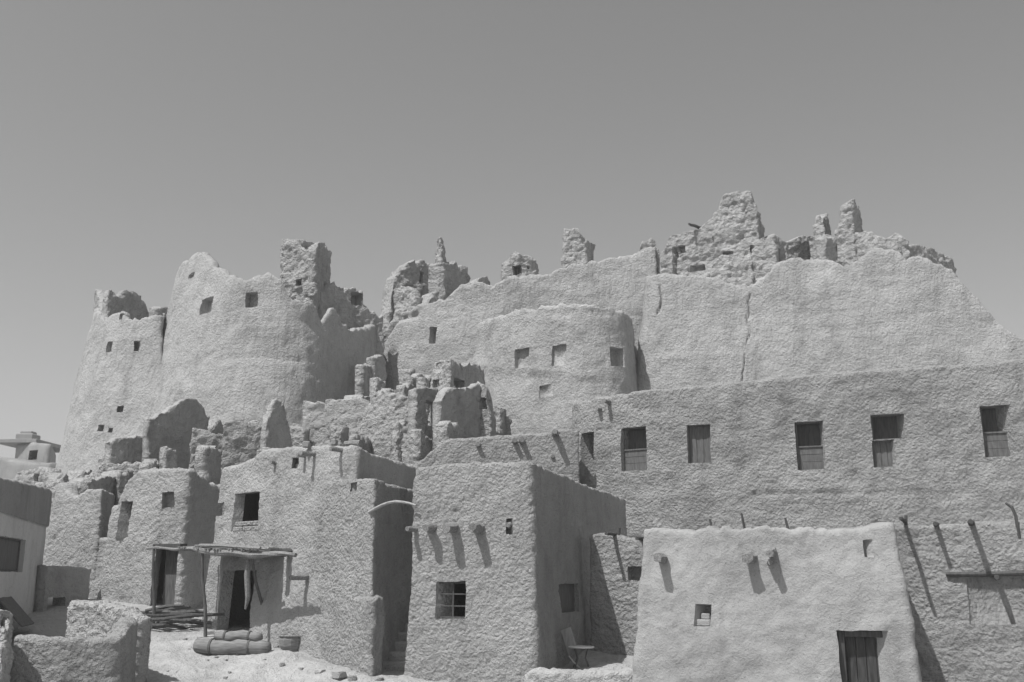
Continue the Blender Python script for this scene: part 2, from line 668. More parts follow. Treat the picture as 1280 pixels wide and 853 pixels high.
def roof(parent, surf, z, mat, thick=0.25, inset=0.15):
    s = np.linspace(0, surf.L, 40, endpoint=False)
    q = surf.at(s, np.full(40, z))
    m = surf.six(s)[:, 2:4]
    q[:, :2] -= m * inset
    low = q.copy(); low[:, 2] -= thick
    n = 40
    faces = [list(range(n)), list(range(2 * n - 1, n - 1, -1))] + [[i, i + n, (i + 1) % n + n, (i + 1) % n] for i in range(n)]
    return mesh_obj('roof', np.concatenate([q, low]), faces, mat, parent, False)


# ------------------------------------------------------------------ small solid builders
class MB:
    def __init__(self): self.v = []; self.f = []

    def add(self, v, f):
        o = sum(len(a) for a in self.v)
        self.v.append(np.asarray(v, float)); self.f += [[i + o for i in g] for g in f]
        return self

    def box(self, c, X, Y, Z, hx, hy, hz, bev=0.0):
        """box at c with half sizes along unit axes, bevelled"""
        c, X, Y, Z = [np.asarray(a, float) for a in (c, X, Y, Z)]
        bm = bmesh.new()
        bmesh.ops.create_cube(bm, size=2.0)
        for v in bm.verts:
            v.co = Vector((v.co.x * hx, v.co.y * hy, v.co.z * hz))
        if bev > 0:
            bmesh.ops.bevel(bm, geom=list(bm.edges), offset=bev, segments=1, affect='EDGES')
        bm.verts.index_update()
        v = [c + X * w.co.x + Y * w.co.y + Z * w.co.z for w in bm.verts]
        f = [[w.index for w in g.verts] for g in bm.faces]
        bm.free()
        return self.add(v, f)

    def tube(self, pts, rad, n=9, lump=0.0, seed=0):
        pts = [np.asarray(p, float) for p in pts]
        rs = random.Random(seed)
        m = len(pts)
        rad = rad if hasattr(rad, '__len__') else [rad] * m
        V = []
        for i, p in enumerate(pts):
            d = pts[min(i + 1, m - 1)] - pts[max(i - 1, 0)]
            d = d / (np.linalg.norm(d) + 1e-9)
            up = np.array([0, 0, 1.0]) if abs(d[2]) < 0.85 else np.array([1.0, 0, 0])
            a = np.cross(d, up); a /= np.linalg.norm(a)
            b = np.cross(d, a)
            for k in range(n):
                t = 2 * math.pi * k / n
                r = rad[i] * (1 + lump * rs.uniform(-1, 1))
                V.append(p + a * r * math.cos(t) + b * r * math.sin(t))
        Fc = []
        for i in range(m - 1):
            for k in range(n):
                k2 = (k + 1) % n
                Fc.append([i * n + k, (i + 1) * n + k, (i + 1) * n + k2, i * n + k2])
        Fc.append(list(range(n)))
        Fc.append([(m - 1) * n + k for k in range(n - 1, -1, -1)])
        return self.add(V, Fc)

    def build(self, name, mat, parent=None, smooth=False, loc=None):
        return mesh_obj(name, np.concatenate(self.v), self.f, mat, parent, smooth, loc)


UP = np.array([0, 0, 1.0])


def beam(parent, surf, px, py, L, r, mat=None, droop=0.0, side=0.0, name='beam', seed=0):
    """end of a palm log sticking out of a wall"""
    p, n, t, s, z = surf.frame(px, py)
    rs = random.Random(int(px * 31 + py * 7 + seed))
    a = p - n * 0.3
    b = p + n * L + t * side + UP * (-droop)
    pts = [a + (b - a) * k / 5 for k in range(6)]
    for q in pts[1:-1]:
        q += np.array([rs.uniform(-1, 1), rs.uniform(-1, 1), rs.uniform(-1, 1)]) * r * 0.2
    rr = [r * rs.uniform(0.85, 1.1) * (1.12 - 0.07 * k) for k in range(len(pts))]
    return MB().tube(pts, rr, 11, 0.17, int(px)).build(name, mat or M_PALM, parent, False)


def opening_frame(surf, x0, y0, x1, y1):
    cx, cy = (x0 + x1) / 2, (y0 + y1) / 2
    p, n, t, s, z = surf.frame(cx, cy)
    zt, zb = surf.solve(cx, y0)[1], surf.solve(cx, y1)[1]
    sl, sr = surf.solve(x0, cy)[0], surf.solve(x1, cy)[0]
    return p, n, t, abs(sr - sl) / 2, abs(zt - zb) / 2


def window(parent, surf, rect, depth=0.16, kind='half', fr=0.045):
    p, n, t, hw, hh = opening_frame(surf, *rect)
    c = p - n * depth
    f = MB()
    hw2, hh2 = hw + 0.01, hh + 0.01
    for sx in (-1, 1):
        f.box(c + t * sx * (hw2 - fr / 2), t, n, UP, fr / 2, 0.035, hh2, 0.006)
    for sz in (-1, 1):
        f.box(c + UP * sz * (hh2 - fr / 2), t, n, UP, hw2 - fr, 0.033, fr / 2, 0.006)
    if kind == 'grid':
        f.box(c, t, n, UP, 0.016, 0.02, hh2 - fr, 0.004)
        for q in (-0.32, 0.32):
            f.box(c + UP * q * hh, t, n, UP, hw2 - fr, 0.017, 0.013, 0.003)
    elif kind == 'half':
        f.box(c + UP * (-0.02 * hh), t, n, UP, hw2 - fr, 0.03, 0.022, 0.004)
    w = f.build('window', M_BOARD if kind != 'grid' else M_DARKWOOD, parent)
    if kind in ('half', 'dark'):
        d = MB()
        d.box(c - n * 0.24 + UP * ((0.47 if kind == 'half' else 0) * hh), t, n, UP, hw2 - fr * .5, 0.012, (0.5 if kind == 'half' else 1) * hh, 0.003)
        d.build('shade_panel', M_DARKWOOD, w)  # dark sheet added behind the open part, standing in for the shade inside
    if kind in ('half', 'boards'):
        b = MB()
        lo, hi = (-hh2 + fr, -0.05 * hh) if kind == 'half' else (-hh2 + fr, hh2 - fr)
        k = 3 if kind == 'boards' else 1
        if kind == 'boards':
            wd = (hw2 - fr) * 2 / k
            for i in range(k):
                cc = c + t * (-(hw2 - fr) + wd * (i + 0.5)) + UP * (lo + hi) / 2 - n * 0.012
                b.box(cc, t, n, UP, wd / 2 - 0.004, 0.012, (hi - lo) / 2 - 0.002, 0.004)
        else:
            k = 3
            hgt = (hi - lo) / k
            for i in range(k):
                cc = c + UP * (lo + hgt * (i + 0.5)) - n * (0.012 + 0.004 * (i % 2))
                b.box(cc, t, n, UP, hw2 - fr - 0.002, 0.012, hgt / 2 - 0.004, 0.004)
        b.build('shutter', M_BOARD, w)
    return w


def stone(px, py, size, label, cat='stone', flat=0.7, mat=None, seed=0, sink=0.25, group=None, name='stone', P=None):
    P = ground_hit(px, py) if P is None else np.asarray(P)
    rs = np.random.RandomState(seed)
    bm = bmesh.new()
    bmesh.ops.create_icosphere(bm, subdivisions=2, radius=1.0)
    v = np.array([w.co[:] for w in bm.verts]); f = [[w.index for w in g.verts] for g in bm.faces]
    bm.free()
    sc = np.array([1, rs.uniform(0.7, 1.0), flat]) * size
    dsp = 1 + 0.35 * fbm(v * 0.9 + seed * 3.1, 3, seed) + 0.12 * billow(v * 2.2 + seed, 2, seed)
    v = v * dsp[:, None]
    v = np.clip(v, -0.72, 0.72)
    a = rs.uniform(0, 6)
    v = v * sc
    v = np.stack([v[:, 0] * math.cos(a) - v[:, 1] * math.sin(a), v[:, 0] * math.sin(a) + v[:, 1] * math.cos(a), v[:, 2]], -1)
    base = P.copy(); base[2] += sc[2] * (0.72 - sink)
    o = mesh_obj(name, v + base, f, mat or M_STONE, None, False, base)
    return tag(o, label, cat, group)


# ================================================================== FAR FORTRESS
def one_wall(name, label, cat, pts, closed, z0, zr, k, top, mat, rad=0.12, group=None, **kw):
    """a thing that is one wall: a single mesh"""
    s = Surf(pts, closed, z0, zr, k, rad)
    base = (np.mean([p[0] for p in pts]), np.mean([p[1] for p in pts]), z0)
    o = wall(name, None, s, top, mat, loc=base, **kw)
    tag(o, label, cat, group)
    return o, s


BIG = dict(amp=(0.16, 0.06, 0.03), scale=(5.0, 1.2, 0.4), ds=0.13, dz=0.13, rnd=0.05, rag=0.15, rag_scale=0.35, warp=0.04)
RUB = dict(amp=(0.10, 0.10, 0.06), scale=(2.0, 0.7, 0.28), ds=0.075, dz=0.075, rnd=0.03, rag=0.26, rag_scale=0.38, warp=0.08)
RUIN_GROUP = None

# left tower, the farthest left
_, s_tow = one_wall('fort_tower', 'tall leaning mud tower at the far left, dotted with small square holes', 'tower',
         plan((66, 595, 49.5), (90, 598, 47, 1.3), (215, 590, 45)) + plan((225, 590, 56), (70, 595, 58)), True, 3.0, 6.5, 0.125,
         [(119, 385), (124, 392), (131, 399), (141, 394), (152, 389), (158, 397), (164, 398), (187, 397), (200, 395), (206, 391)], M_FORT, thick=0.7,
         openings=[(135, 428, 141, 440, 0.5), (166, 426, 174, 438, 0.5), (144, 507, 152, 515, 0.5), (121, 531, 128, 539, 0.5), (133, 535, 138, 541, 0.4), (150, 392, 154, 400, 0.4)], seed=3, rad=1.2, **BIG)
one_wall('ruined_wall', 'thin spike of wall standing at the top left corner of the leaning tower', 'ruin',
         rel(s_tow, (117, 392, .5), (126, 394, .3)), False, 13.0, 12, 0.02, [(118, 364), (121, 360), (123, 362), (125, 374), (126, 388)], M_RUIN, thick=0.35, seed=8, **{**RUB, 'rag': 0.08})
one_wall('ruined_wall', 'shaded broken wall behind the rim of the far left tower', 'ruin',
         rel(s_tow, (133, 400, .7), (187, 400, 5.0)), False, 12.5, 12, 0.0, [(133, 372), (137, 362), (141, 363), (147, 371), (155, 364), (168, 364), (177, 370), (182, 380), (187, 394)], M_RUIN, thick=0.35, seed=9, **{**RUB, 'rag': 0.08})
one_wall('ruined_wall', 'tiny stub of wall between the left tower and the round bastion', 'ruin',
         rel(s_tow, (200, 396, .3), (209, 392, .3)), False, 13.0, 12, 0.0, [(201, 386), (204, 384), (208, 385)], M_RUIN, thick=0.5, seed=10, **{**RUB, 'rag': 0.04})

# left bastion
_, s_bas = one_wall('fort_bastion', 'great rounded left bastion with two square windows and a curved shaded flank', 'bastion',
         plan((170, 560, 45.5, 1.2), (258, 560, 42.2), (378, 560, 41.3, 0.9), (474, 540, 47.2, 0.2)) + plan((470, 540, 54), (180, 560, 55)), True, 3.0, 7.0, 0.11,
         [(210, 350), (214, 343), (232, 326), (246, 316), (258, 318), (270, 334), (285, 343), (302, 350), (312, 348), (321, 347), (334, 341), (348, 346), (355, 357), (360, 368), (372, 377), (393, 380), (400, 392), (404, 406), (411, 394), (418, 383), (424, 389), (429, 397), (439, 412), (455, 410), (469, 407)],
         M_FORT, thick=0.4, openings=[(251, 373, 266, 392, 0.7), (307, 366, 322, 384, 0.7), (237, 342, 244, 348, 0.2)],
         cracks=[dict(p=[(270, 450), (330, 446), (380, 452)], w=0.1, d=0.06), dict(p=[(286, 408), (345, 400)], w=0.1, d=0.05)], seed=12, rad=2.6, **BIG)
# tower chunk behind it
tc = thing('ruined_tower', 'square ruined turret rising behind the left bastion, its hollow top broken open', 'turret', pt(378, 380, 46))
s = Surf(plan((347, 400, 46), (394, 400, 45.2)) + plan((411, 400, 49.5), (362, 400, 50)), True, 11.0, 12.0, 0.0, 0.4)
wall('wall', tc, s, [(348, 301), (355, 299), (372, 300), (378, 309), (384, 311), (390, 313), (394, 313), (398, 303), (405, 304), (410, 312)], M_RUIN, thick=0.7,
     openings=[(371, 350, 378, 358, 0.4)], topz=None, seed=14, **{**RUB, 'rag': 0.09})
one_wall('ruined_wall', 'shaded back wall closing the hollow top of the square turret', 'ruin',
         plan((368, 320, 47.0), (410, 320, 48.4)), False, 14.5, 15, 0.0, [(370, 300), (376, 299), (392, 304), (404, 303), (409, 312)], M_RUIN, thick=0.5, seed=15, **{**RUB, 'rag': 0.06})
one_wall('ruined_wall', 'low rubble wall with a shaded niche right of the square turret', 'ruin',
         plan((398, 400, 46.6), (480, 400, 48.5)), False, 10, 12, 0.05, [(400, 372), (408, 358), (418, 355), (430, 358), (438, 364), (446, 361), (454, 366), (455, 383), (462, 388), (472, 393)], M_RUIN, thick=0.9, seed=17,
         openings=[(439, 366, 453, 382, 0.7)], **RUB)
one_wall('ruined_wall', 'shaded rubble slab beside the right foot of the square turret', 'ruin',
         plan((404, 400, 46.0), (428, 400, 48)), False, 10, 12, 0.05, [(405, 362), (415, 356), (427, 360)], M_RUIN, thick=0.8, seed=18, **{**RUB, 'rag': 0.1})

# middle wall
_, s_mid = one_wall('fort_wall', 'long middle fort wall with a sloping broken rim above the round windowed bastion', 'fort wall',
         plan((466, 520, 50), (500, 520, 48.4), (600, 520, 47.4), (830, 500, 47.5)), False, 3.0, 8.0, 0.10,
         [(470, 405), (480, 418), (490, 402), (503, 392), (512, 386), (535, 378), (556, 374), (566, 366), (577, 357), (595, 354), (619, 356), (637, 347), (660, 346), (686, 342), (707, 333), (739, 327), (770, 322), (792, 319), (806, 309), (822, 306)],
         M_FORT, thick=1.0, openings=[(537, 409, 546, 430, 0.5), (601, 411, 606, 416, 0.3)], seed=22, rad=1.5,
         cracks=[dict(p=[(480, 425), (498, 400), (520, 394)], w=0.15, d=0.2), dict(p=[(470, 460), (495, 440)], w=0.15, d=0.1)], **BIG)
one_wall('ruined_wall', 'rubble slope joining the left bastion to the middle fort wall', 'ruin',
         rel(s_mid, (470, 420, .0), (512, 410, .0)), False, 10, 11, 0.12, [(472, 402), (478, 396), (484, 408), (490, 412), (500, 400), (508, 392)], M_RUIN, thick=0.9, seed=23, **RUB)
_, s_rnd = one_wall('round_bastion', 'low round bastion in the middle of the fort with three square windows', 'bastion',
         plan((560, 540, 49.5), (605, 545, 46.4), (660, 545, 44.4), (712, 545, 43.3), (746, 545, 43.1), (778, 545, 43.5), (799, 540, 44.4)) + plan((806, 540, 49)), True, 3.0, 8.0, 0.075,
         [(575, 405), (612, 398), (628, 393), (645, 387), (668, 385), (690, 383), (725, 380), (748, 382), (770, 388), (784, 394), (794, 402)],
         M_FORT, thick=0.8, openings=[(644, 436, 661, 460, 0.2), (689, 431, 707, 457, 0.2), (763, 435, 779, 458, 0.4), (673, 481, 690, 496, 0.1)],
         seed=26, rad=3.5, cracks=[dict(p=[(560, 466), (640, 462), (740, 470)], w=0.18, d=-0.05), dict(p=[(635, 392), (700, 392), (760, 392)], w=0.1, d=0.05)], **BIG)

# right wall
_, s_rgt = one_wall('fort_wall', 'huge smooth right fort wall with a vertical crack and a slope falling to the right', 'fort wall',
         plan((803, 500, 51, 1), (785, 500, 45.6, 1.1), (940, 490, 44.2), (1290, 470, 41), (1450, 465, 41)), False, 4.0, 9.0, 0.11,
         [(800, 346), (820, 344), (842, 344), (862, 345), (893, 347), (915, 355), (936, 357), (952, 349), (971, 330), (985, 325), (999, 323), (1030, 324), (1061, 332), (1077, 323), (1092, 308), (1110, 312), (1124, 314), (1133, 326), (1140, 321), (1151, 322), (1170, 330), (1190, 336), (1200, 350), (1210, 361), (1220, 372), (1229, 382), (1240, 394), (1249, 404), (1262, 413), (1276, 421), (1300, 430)],
         M_FORT, thick=1.2, openings=[], seed=31, rad=1.0,
         cracks=[dict(p=[(938, 368), (934, 398), (936, 420), (930, 450), (926, 480)], w=0.028, d=0.15, fine=True, jag=0.2), dict(p=[(826, 360), (827, 385), (820, 392)], w=0.035, d=0.18, fine=True, jag=0.1), dict(p=[(806, 450), (860, 446)], w=0.2, d=-0.04)], **{**BIG, 'ds': 0.14, 'dz': 0.14})

# ruins on the rim, left of centre
one_wall('ruined_wall', 'shaded hollow arch of rubble with a hole through it, on the fort rim', 'ruin',
         rel(s_mid, (487, 400, .5), (550, 380, 4.2)), False, 12, 12, 0.02,
         [(488, 388), (490, 362), (496, 344), (506, 334), (522, 327), (536, 327), (544, 334), (551, 332)], M_RUIN, thick=0.9, seed=41,
         openings=[(524, 340, 529, 355, None), (500, 358, 513, 384, 0.4)], **RUB)
one_wall('ruined_wall', 'jagged lit stub at the left foot of the hollow rubble arch', 'ruin',
         rel(s_mid, (489, 402, .3), (518, 386, .3)), False, 12, 12, 0.05, [(490, 372), (494, 361), (503, 358), (514, 360), (518, 372)], M_RUIN, thick=0.6, seed=42, **{**RUB, 'rag': 0.2})
one_wall('ruined_wall', 'pointed shaded fin in front of the hollow rubble arch', 'ruin',
         rel(s_mid, (534, 380, .2), (556, 378, 1.3)), False, 12.5, 12, 0.05, [(534, 384), (540, 367), (546, 364), (553, 366), (556, 372)], M_RUIN, thick=0.8, seed=43, **{**RUB, 'rag': 0.06})
one_wall('ruined_spire', 'thin jagged mud spire, sharpest point of the rim beside the rubble arch', 'ruin',
         rel(s_mid, (541, 376, 1.2), (552, 376, 1.0), (566, 372, 2.2)), False, 12.5, 12, 0.02, [(541, 322), (545, 308), (548, 296), (552, 294), (555, 303), (557, 318), (562, 330), (566, 333)], M_RUIN, thick=0.8, seed=44, **{**RUB, 'rag': 0.16})
one_wall('ruined_wall', 'shaded slab with a stepped edge right of the sharp spire', 'ruin',
         rel(s_mid, (556, 375, 1.0), (589, 358, 3.6)), False, 13, 12, 0.02, [(557, 330), (564, 331), (570, 327), (576, 333), (583, 334), (587, 346), (589, 358)], M_RUIN, thick=0.9, seed=45, **{**RUB, 'rag': 0.08})
one_wall('ruined_wall', 'low shaded lump on the rim just right of the stepped slab', 'ruin',
         rel(s_mid, (590, 358, .3), (613, 357, 1.2)), False, 13, 12, 0.02, [(592, 354), (600, 347), (608, 346), (612, 354)], M_RUIN, thick=0.7, seed=46, **{**RUB, 'rag': 0.07})
one_wall('ruined_hut', 'little peaked ruin with a dark square window on the rim of the middle wall', 'ruin',
         rel(s_mid, (622, 358, .5), (648, 350, .2), (676, 348, .6))+rel(s_mid,(676, 348, 3), (630, 356, 3)), True, 13, 12, 0.04,
         [(623, 346), (626, 332), (632, 327), (640, 318), (645, 315), (652, 319), (660, 318), (668, 324), (675, 330)], M_RUIN, thick=0.6, seed=47,
         openings=[(641, 331, 652, 343, 0.9), (657, 333, 661, 337, 0.4)], **{**RUB, 'rag': 0.11})
one_wall('ruined_pillar', 'leaning block with a notched head alone on the rim, left of the highest ruins', 'ruin',
         rel(s_mid, (700, 338, .4), (736, 330, .2), (747, 328, 1.6))+rel(s_mid,(712, 336, 1.8)), True, 14, 12, 0.02,
         [(701, 288), (704, 285), (709, 290), (717, 286), (724, 288), (728, 298), (737, 304), (744, 312), (746, 322)], M_RUIN, thick=0.6, seed=48, **{**RUB, 'rag': 0.1})
one_wall('ruined_wall', 'lumpy stub of wall left of the highest ruined gable', 'ruin',
         rel(s_mid, (796, 322, .3), (824, 312, .1)), False, 14, 12, 0.02, [(797, 316), (803, 304), (812, 299), (819, 302), (823, 312)], M_RUIN, thick=0.9, seed=49, **{**RUB, 'rag': 0.14})

# highest ruins, on the right wall
s = Surf(rel(s_rgt, (824, 348, 1.0), (957, 352, 0.9)) + rel(s_rgt, (962, 345, 3.6), (836, 348, 4.0)), True, 13.0, 14.0, 0.04, 0.15)
hg = thing('ruined_house', 'highest ruined house of the fort with a broad stepped gable and a jutting beam', 'ruin', pt(890, 345, 46.4))
wall('wall', hg, s, [(826, 322), (832, 308), (838, 295), (848, 291), (858, 290), (872, 286), (881, 281), (890, 271), (897, 262), (902, 250), (907, 242), (922, 240), (940, 241), (943, 252), (947, 264), (951, 278), (956, 290)], M_RUIN, thick=0.9,
     openings=[(840, 309, 847, 342, 0.6), (846, 307, 858, 317, 0.3), (863, 331, 881, 339, 0.5), (904, 314, 916, 319, 0.4), (939, 307, 946, 337, 0.7)], seed=52, **{**RUB, 'rag': 0.10})
beam(hg, s, 876, 283, 0.5, 0.08, M_DARKWOOD, 0.0, -0.5)
one_wall('ruined_wall', 'lit lump of fallen mud below the stepped gable', 'ruin',
         rel(s_rgt, (886, 350, .35), (912, 352, .2), (944, 356, .5)), False, 13.5, 13, 0.1, [(888, 342), (892, 328), (902, 319), (912, 320), (918, 330), (928, 326), (938, 332), (943, 342)], M_RUIN, thick=0.7, seed=53, **{**RUB, 'rag': 0.07})
one_wall('ruined_wall', 'lit broken wall stepping down right of the stepped gable', 'ruin',
         rel(s_rgt, (940, 354, .9), (971, 330, .6)), False, 14, 13, 0.04, [(943, 304), (952, 298), (958, 300), (964, 297), (969, 306)], M_RUIN, thick=0.8, seed=54, **{**RUB, 'rag': 0.1})
one_wall('ruined_wall', 'long low shaded wall on the rim between the gable and the twin pillars', 'ruin',
         rel(s_rgt, (960, 340, 1.0), (990, 328, 2.2), (1038, 328, 4.0)), False, 14, 13, 0.02, [(961, 298), (966, 293), (974, 294), (984, 301), (992, 299), (1006, 294), (1018, 294), (1030, 294)], M_RUIN, thick=0.6, seed=55, **{**RUB, 'rag': 0.06})
one_wall('ruined_wall', 'short lit wall under the smaller of the twin pillars', 'ruin',
         rel(s_rgt, (1012, 328, 2.2), (1044, 330, 1.7)), False, 14, 13, 0.02, [(1015, 296), (1024, 294), (1034, 293), (1042, 298)], M_RUIN, thick=0.7, seed=56, **{**RUB, 'rag': 0.08})
one_wall('ruined_pillar', 'smaller left one of the twin pillars on the right rim', 'ruin',
         rel(s_rgt, (1017, 328, 2.3), (1037, 330, 2.0), (1045, 330, 3.2)), False, 14, 13, 0.03, [(1018, 280), (1020, 271), (1024, 268), (1029, 273), (1035, 267), (1040, 269), (1043, 280)], M_RUIN, thick=0.6, seed=57, **{**RUB, 'rag': 0.07})
one_wall('ruined_pillar', 'taller right one of the twin pillars, a split tooth of mud on the right rim', 'ruin',
         rel(s_rgt, (1046, 332, 1.2), (1074, 325, .9), (1086, 315, 2.4)), False, 14, 13, 0.04, [(1048, 288), (1050, 274), (1054, 262), (1058, 253), (1066, 250), (1069, 262), (1072, 256), (1077, 258), (1081, 264), (1084, 282)], M_RUIN, thick=0.7, seed=58, **{**RUB, 'rag': 0.08})
one_wall('ruined_wall', 'shaded sloping wall below the taller twin pillar', 'ruin',
         rel(s_rgt, (1034, 327, .5), (1074, 327, 2.6)), False, 14, 13, 0.02, [(1036, 298), (1044, 300), (1056, 307), (1070, 306)], M_RUIN, thick=0.5, seed=59, **{**RUB, 'rag': 0.08})
one_wall('ruined_wall', 'rough lit wall running along the rim right of the twin pillars', 'ruin',
         rel(s_rgt, (1058, 333, 1.3), (1092, 312, .5), (1138, 324, .5)), False, 14, 13, 0.05, [(1060, 300), (1072, 290), (1086, 288), (1096, 293), (1108, 297), (1122, 291), (1130, 296), (1136, 303)], M_RUIN, thick=0.8, seed=60, **{**RUB, 'rag': 0.1})
one_wall('ruined_wall', 'shaded curved wall at the right end of the broken rim', 'ruin',
         rel(s_rgt, (1129, 324, .4), (1140, 324, 1.0), (1197, 346, 3.4)), False, 13, 13, 0.04, [(1131, 307), (1140, 306), (1154, 306), (1166, 311), (1180, 319), (1192, 324), (1196, 338)], M_RUIN, thick=0.6, seed=61, **{**RUB, 'rag': 0.07})

# ================================================================== RUINS BETWEEN FORT AND HOUSES
MIDR = dict(amp=(0.06, 0.05, 0.035), scale=(2.0, 0.5, 0.15), ds=0.055, dz=0.055, rnd=0.03, rag=0.13, rag_scale=0.22, warp=0.09)
one_wall('ruined_wall', 'pale notched wall standing above the roof of the house with the canopy', 'ruin',
         plan((374, 570, 36.5), (455, 570, 35.6)), False, 2.5, 5, 0.06, [(376, 506), (383, 501), (392, 504), (398, 502), (399.5, 514), (407, 515), (408.5, 500), (428, 499), (450, 497), (454, 504)], M_HOUSE, thick=0.7, seed=71, **{**MIDR, 'rag': 0.05})
one_wall('ruined_wall', 'lit uneven wall right of the notched wall, beside the pair of mud posts', 'ruin',
         plan((446, 580, 35.4), (490, 580, 34.6), (528, 580, 34.6)), False, 2.5, 5, 0.08, [(452, 520), (458, 505), (470, 494), (478, 489), (490, 491), (502, 494), (511, 498), (520, 502), (526, 520)], M_RUIN, thick=0.8, seed=72, **{**MIDR, 'rag': 0.12})
one_wall('ruined_wall', 'shaded lump of rubble on the slope under the left bastion flank', 'ruin',
         plan((446, 540, 38.6), (466, 540, 40)), False, 4, 5, 0.05, [(447, 508), (453, 497), (464, 496)], M_RUIN, thick=0.8, seed=73, **MIDR)
one_wall('ruined_wall', 'mud wall with two square posts and a gap between them', 'ruin',
         plan((519, 580, 34.0), (553, 580, 35.0)), False, 2.5, 5, 0.02, [(520, 486), (527, 484), (546, 485), (547.5, 499), (551, 501), (553, 512)], M_HOUSE, thick=0.35, seed=74,
         openings=[(534, 503, 547, 534, None)], **{**MIDR, 'rag': 0.05})
one_wall('ruined_wall', 'broad shaded mud wall with a rounded top, behind the low terrace wall', 'ruin',
         plan((551, 585, 33.0), (602, 585, 35.0)), False, 2.5, 5, 0.03, [(551, 500), (555, 489), (562, 485), (580, 485), (590, 484), (597, 480), (601, 482)], M_HOUSE, thick=0.3, seed=75, **{**MIDR, 'rag': 0.05})
one_wall('ruined_wall', 'crumbling pier with broken stubs right of the broad shaded wall', 'ruin',
         plan((588, 585, 35.0), (612, 585, 34.8)), False, 2.5, 5, 0.04, [(590, 486), (596, 479), (603, 481), (608, 492), (612, 520)], M_RUIN, thick=0.6, seed=76, openings=[(601, 496, 609, 514, 0.35)], **{**MIDR, 'rag': 0.16})
one_wall('ruined_vault', 'collapsed vault of rubble, sunlit on its left and dark on its right', 'ruin',
         plan((526, 520, 39.0, 1.5), (560, 520, 38.0), (576, 520, 38.4), (616, 520, 41)), False, 4, 6, 0.10, [(532, 480), (537, 462), (545, 453), (558, 449), (570, 452), (580, 456), (596, 456), (606, 462), (614, 468)], M_RUIN, thick=0.9, seed=77,
         openings=[(542, 474, 548, 484, 0.5), (567, 474, 580, 486, 0.6)], **{**MIDR, 'rag': 0.1})
one_wall('ruined_wall', 'sunlit rough wall at the foot of the round bastion above the terrace wall', 'ruin',
         plan((520, 580, 36.4), (640, 580, 37.2)), False, 2.5, 5, 0.06, [(520, 545), (545, 530), (580, 520), (604, 512), (640, 520)], M_RUIN, thick=0.6, seed=78, **MIDR)

one_wall('ruined_wall', 'low shaded wall with a pale sill, left of the big shaded gable', 'ruin',
         plan((136, 600, 33.2), (184, 600, 34.5)), False, 2.0, 4.5, 0.02, [(137, 554), (146, 548), (155, 546), (170, 545), (183, 544)], M_HOUSE, thick=0.3, seed=81, **{**MIDR, 'rag': 0.06})
one_wall('ruined_wall', 'sunlit crumbled bank under the low shaded wall', 'ruin',
         plan((118, 620, 32.4), (188, 620, 32.6)), False, 1.5, 4, 0.15, [(120, 590), (134, 580), (150, 579), (166, 578), (180, 577), (188, 582)], M_RUIN, thick=0.9, seed=82, **MIDR)
one_wall('ruined_gable', 'big shaded gable wall with one sloping shoulder, left of the grey walls', 'ruin',
         plan((184, 600, 32.4), (258, 600, 34.7)), False, 2.0, 4.5, 0.03, [(184, 528), (190, 524), (206, 516), (222, 506), (232, 498), (240, 497), (248, 499), (254, 508), (257, 520)], M_HOUSE, thick=0.28, seed=83, **{**MIDR, 'rag': 0.05})
one_wall('ruined_wall', 'rough grey half-shaded wall right of the big gable', 'ruin',
         plan((235, 600, 31.6), (278, 600, 31.85)), False, 1.5, 4.5, 0.03, [(235, 535), (250, 535), (264, 541), (276, 543)], M_ROUGH, thick=0.3, seed=84, **{**MIDR, 'rag': 0.05})
one_wall('ruined_wall', 'square grey wall between the rough grey wall and the dark spire', 'ruin',
         plan((276, 600, 31.4), (334, 600, 31.75)), False, 1.5, 4.5, 0.02, [(276, 528), (300, 527), (320, 528), (332, 527)], M_ROUGH, thick=0.3, seed=85, **{**MIDR, 'rag': 0.05})
one_wall('ruined_spire', 'dark triangular remnant of a gable above the roof with the canopy', 'ruin',
         plan((329, 600, 31.2), (369, 600, 32.4)), False, 2.0, 4.5, 0.03, [(328, 545), (334, 522), (340, 506), (346, 498), (352, 502), (358, 520), (364, 538), (368, 560)], M_HOUSE, thick=0.18, seed=86, **{**MIDR, 'rag': 0.2})
one_wall('ruined_wall', 'dark jagged stubs at the foot of the leaning tower, left one', 'ruin',
         plan((76, 640, 31.0), (110, 640, 32.2)), False, 1.5, 4, 0.03, [(78, 600), (84, 592), (92, 604), (100, 600), (104, 588), (110, 590)], M_RUIN, thick=0.6, seed=87, **{**MIDR, 'rag': 0.12})
one_wall('ruined_wall', 'shaded slab of rubble sloping up to the left corner of the tall door house', 'ruin',
         plan((108, 640, 30.2), (162, 640, 32.4)), False, 1.5, 4, 0.05, [(110, 604), (120, 600), (134, 597), (150, 592), (160, 588)], M_RUIN, thick=0.7, seed=88, **{**MIDR, 'rag': 0.1})

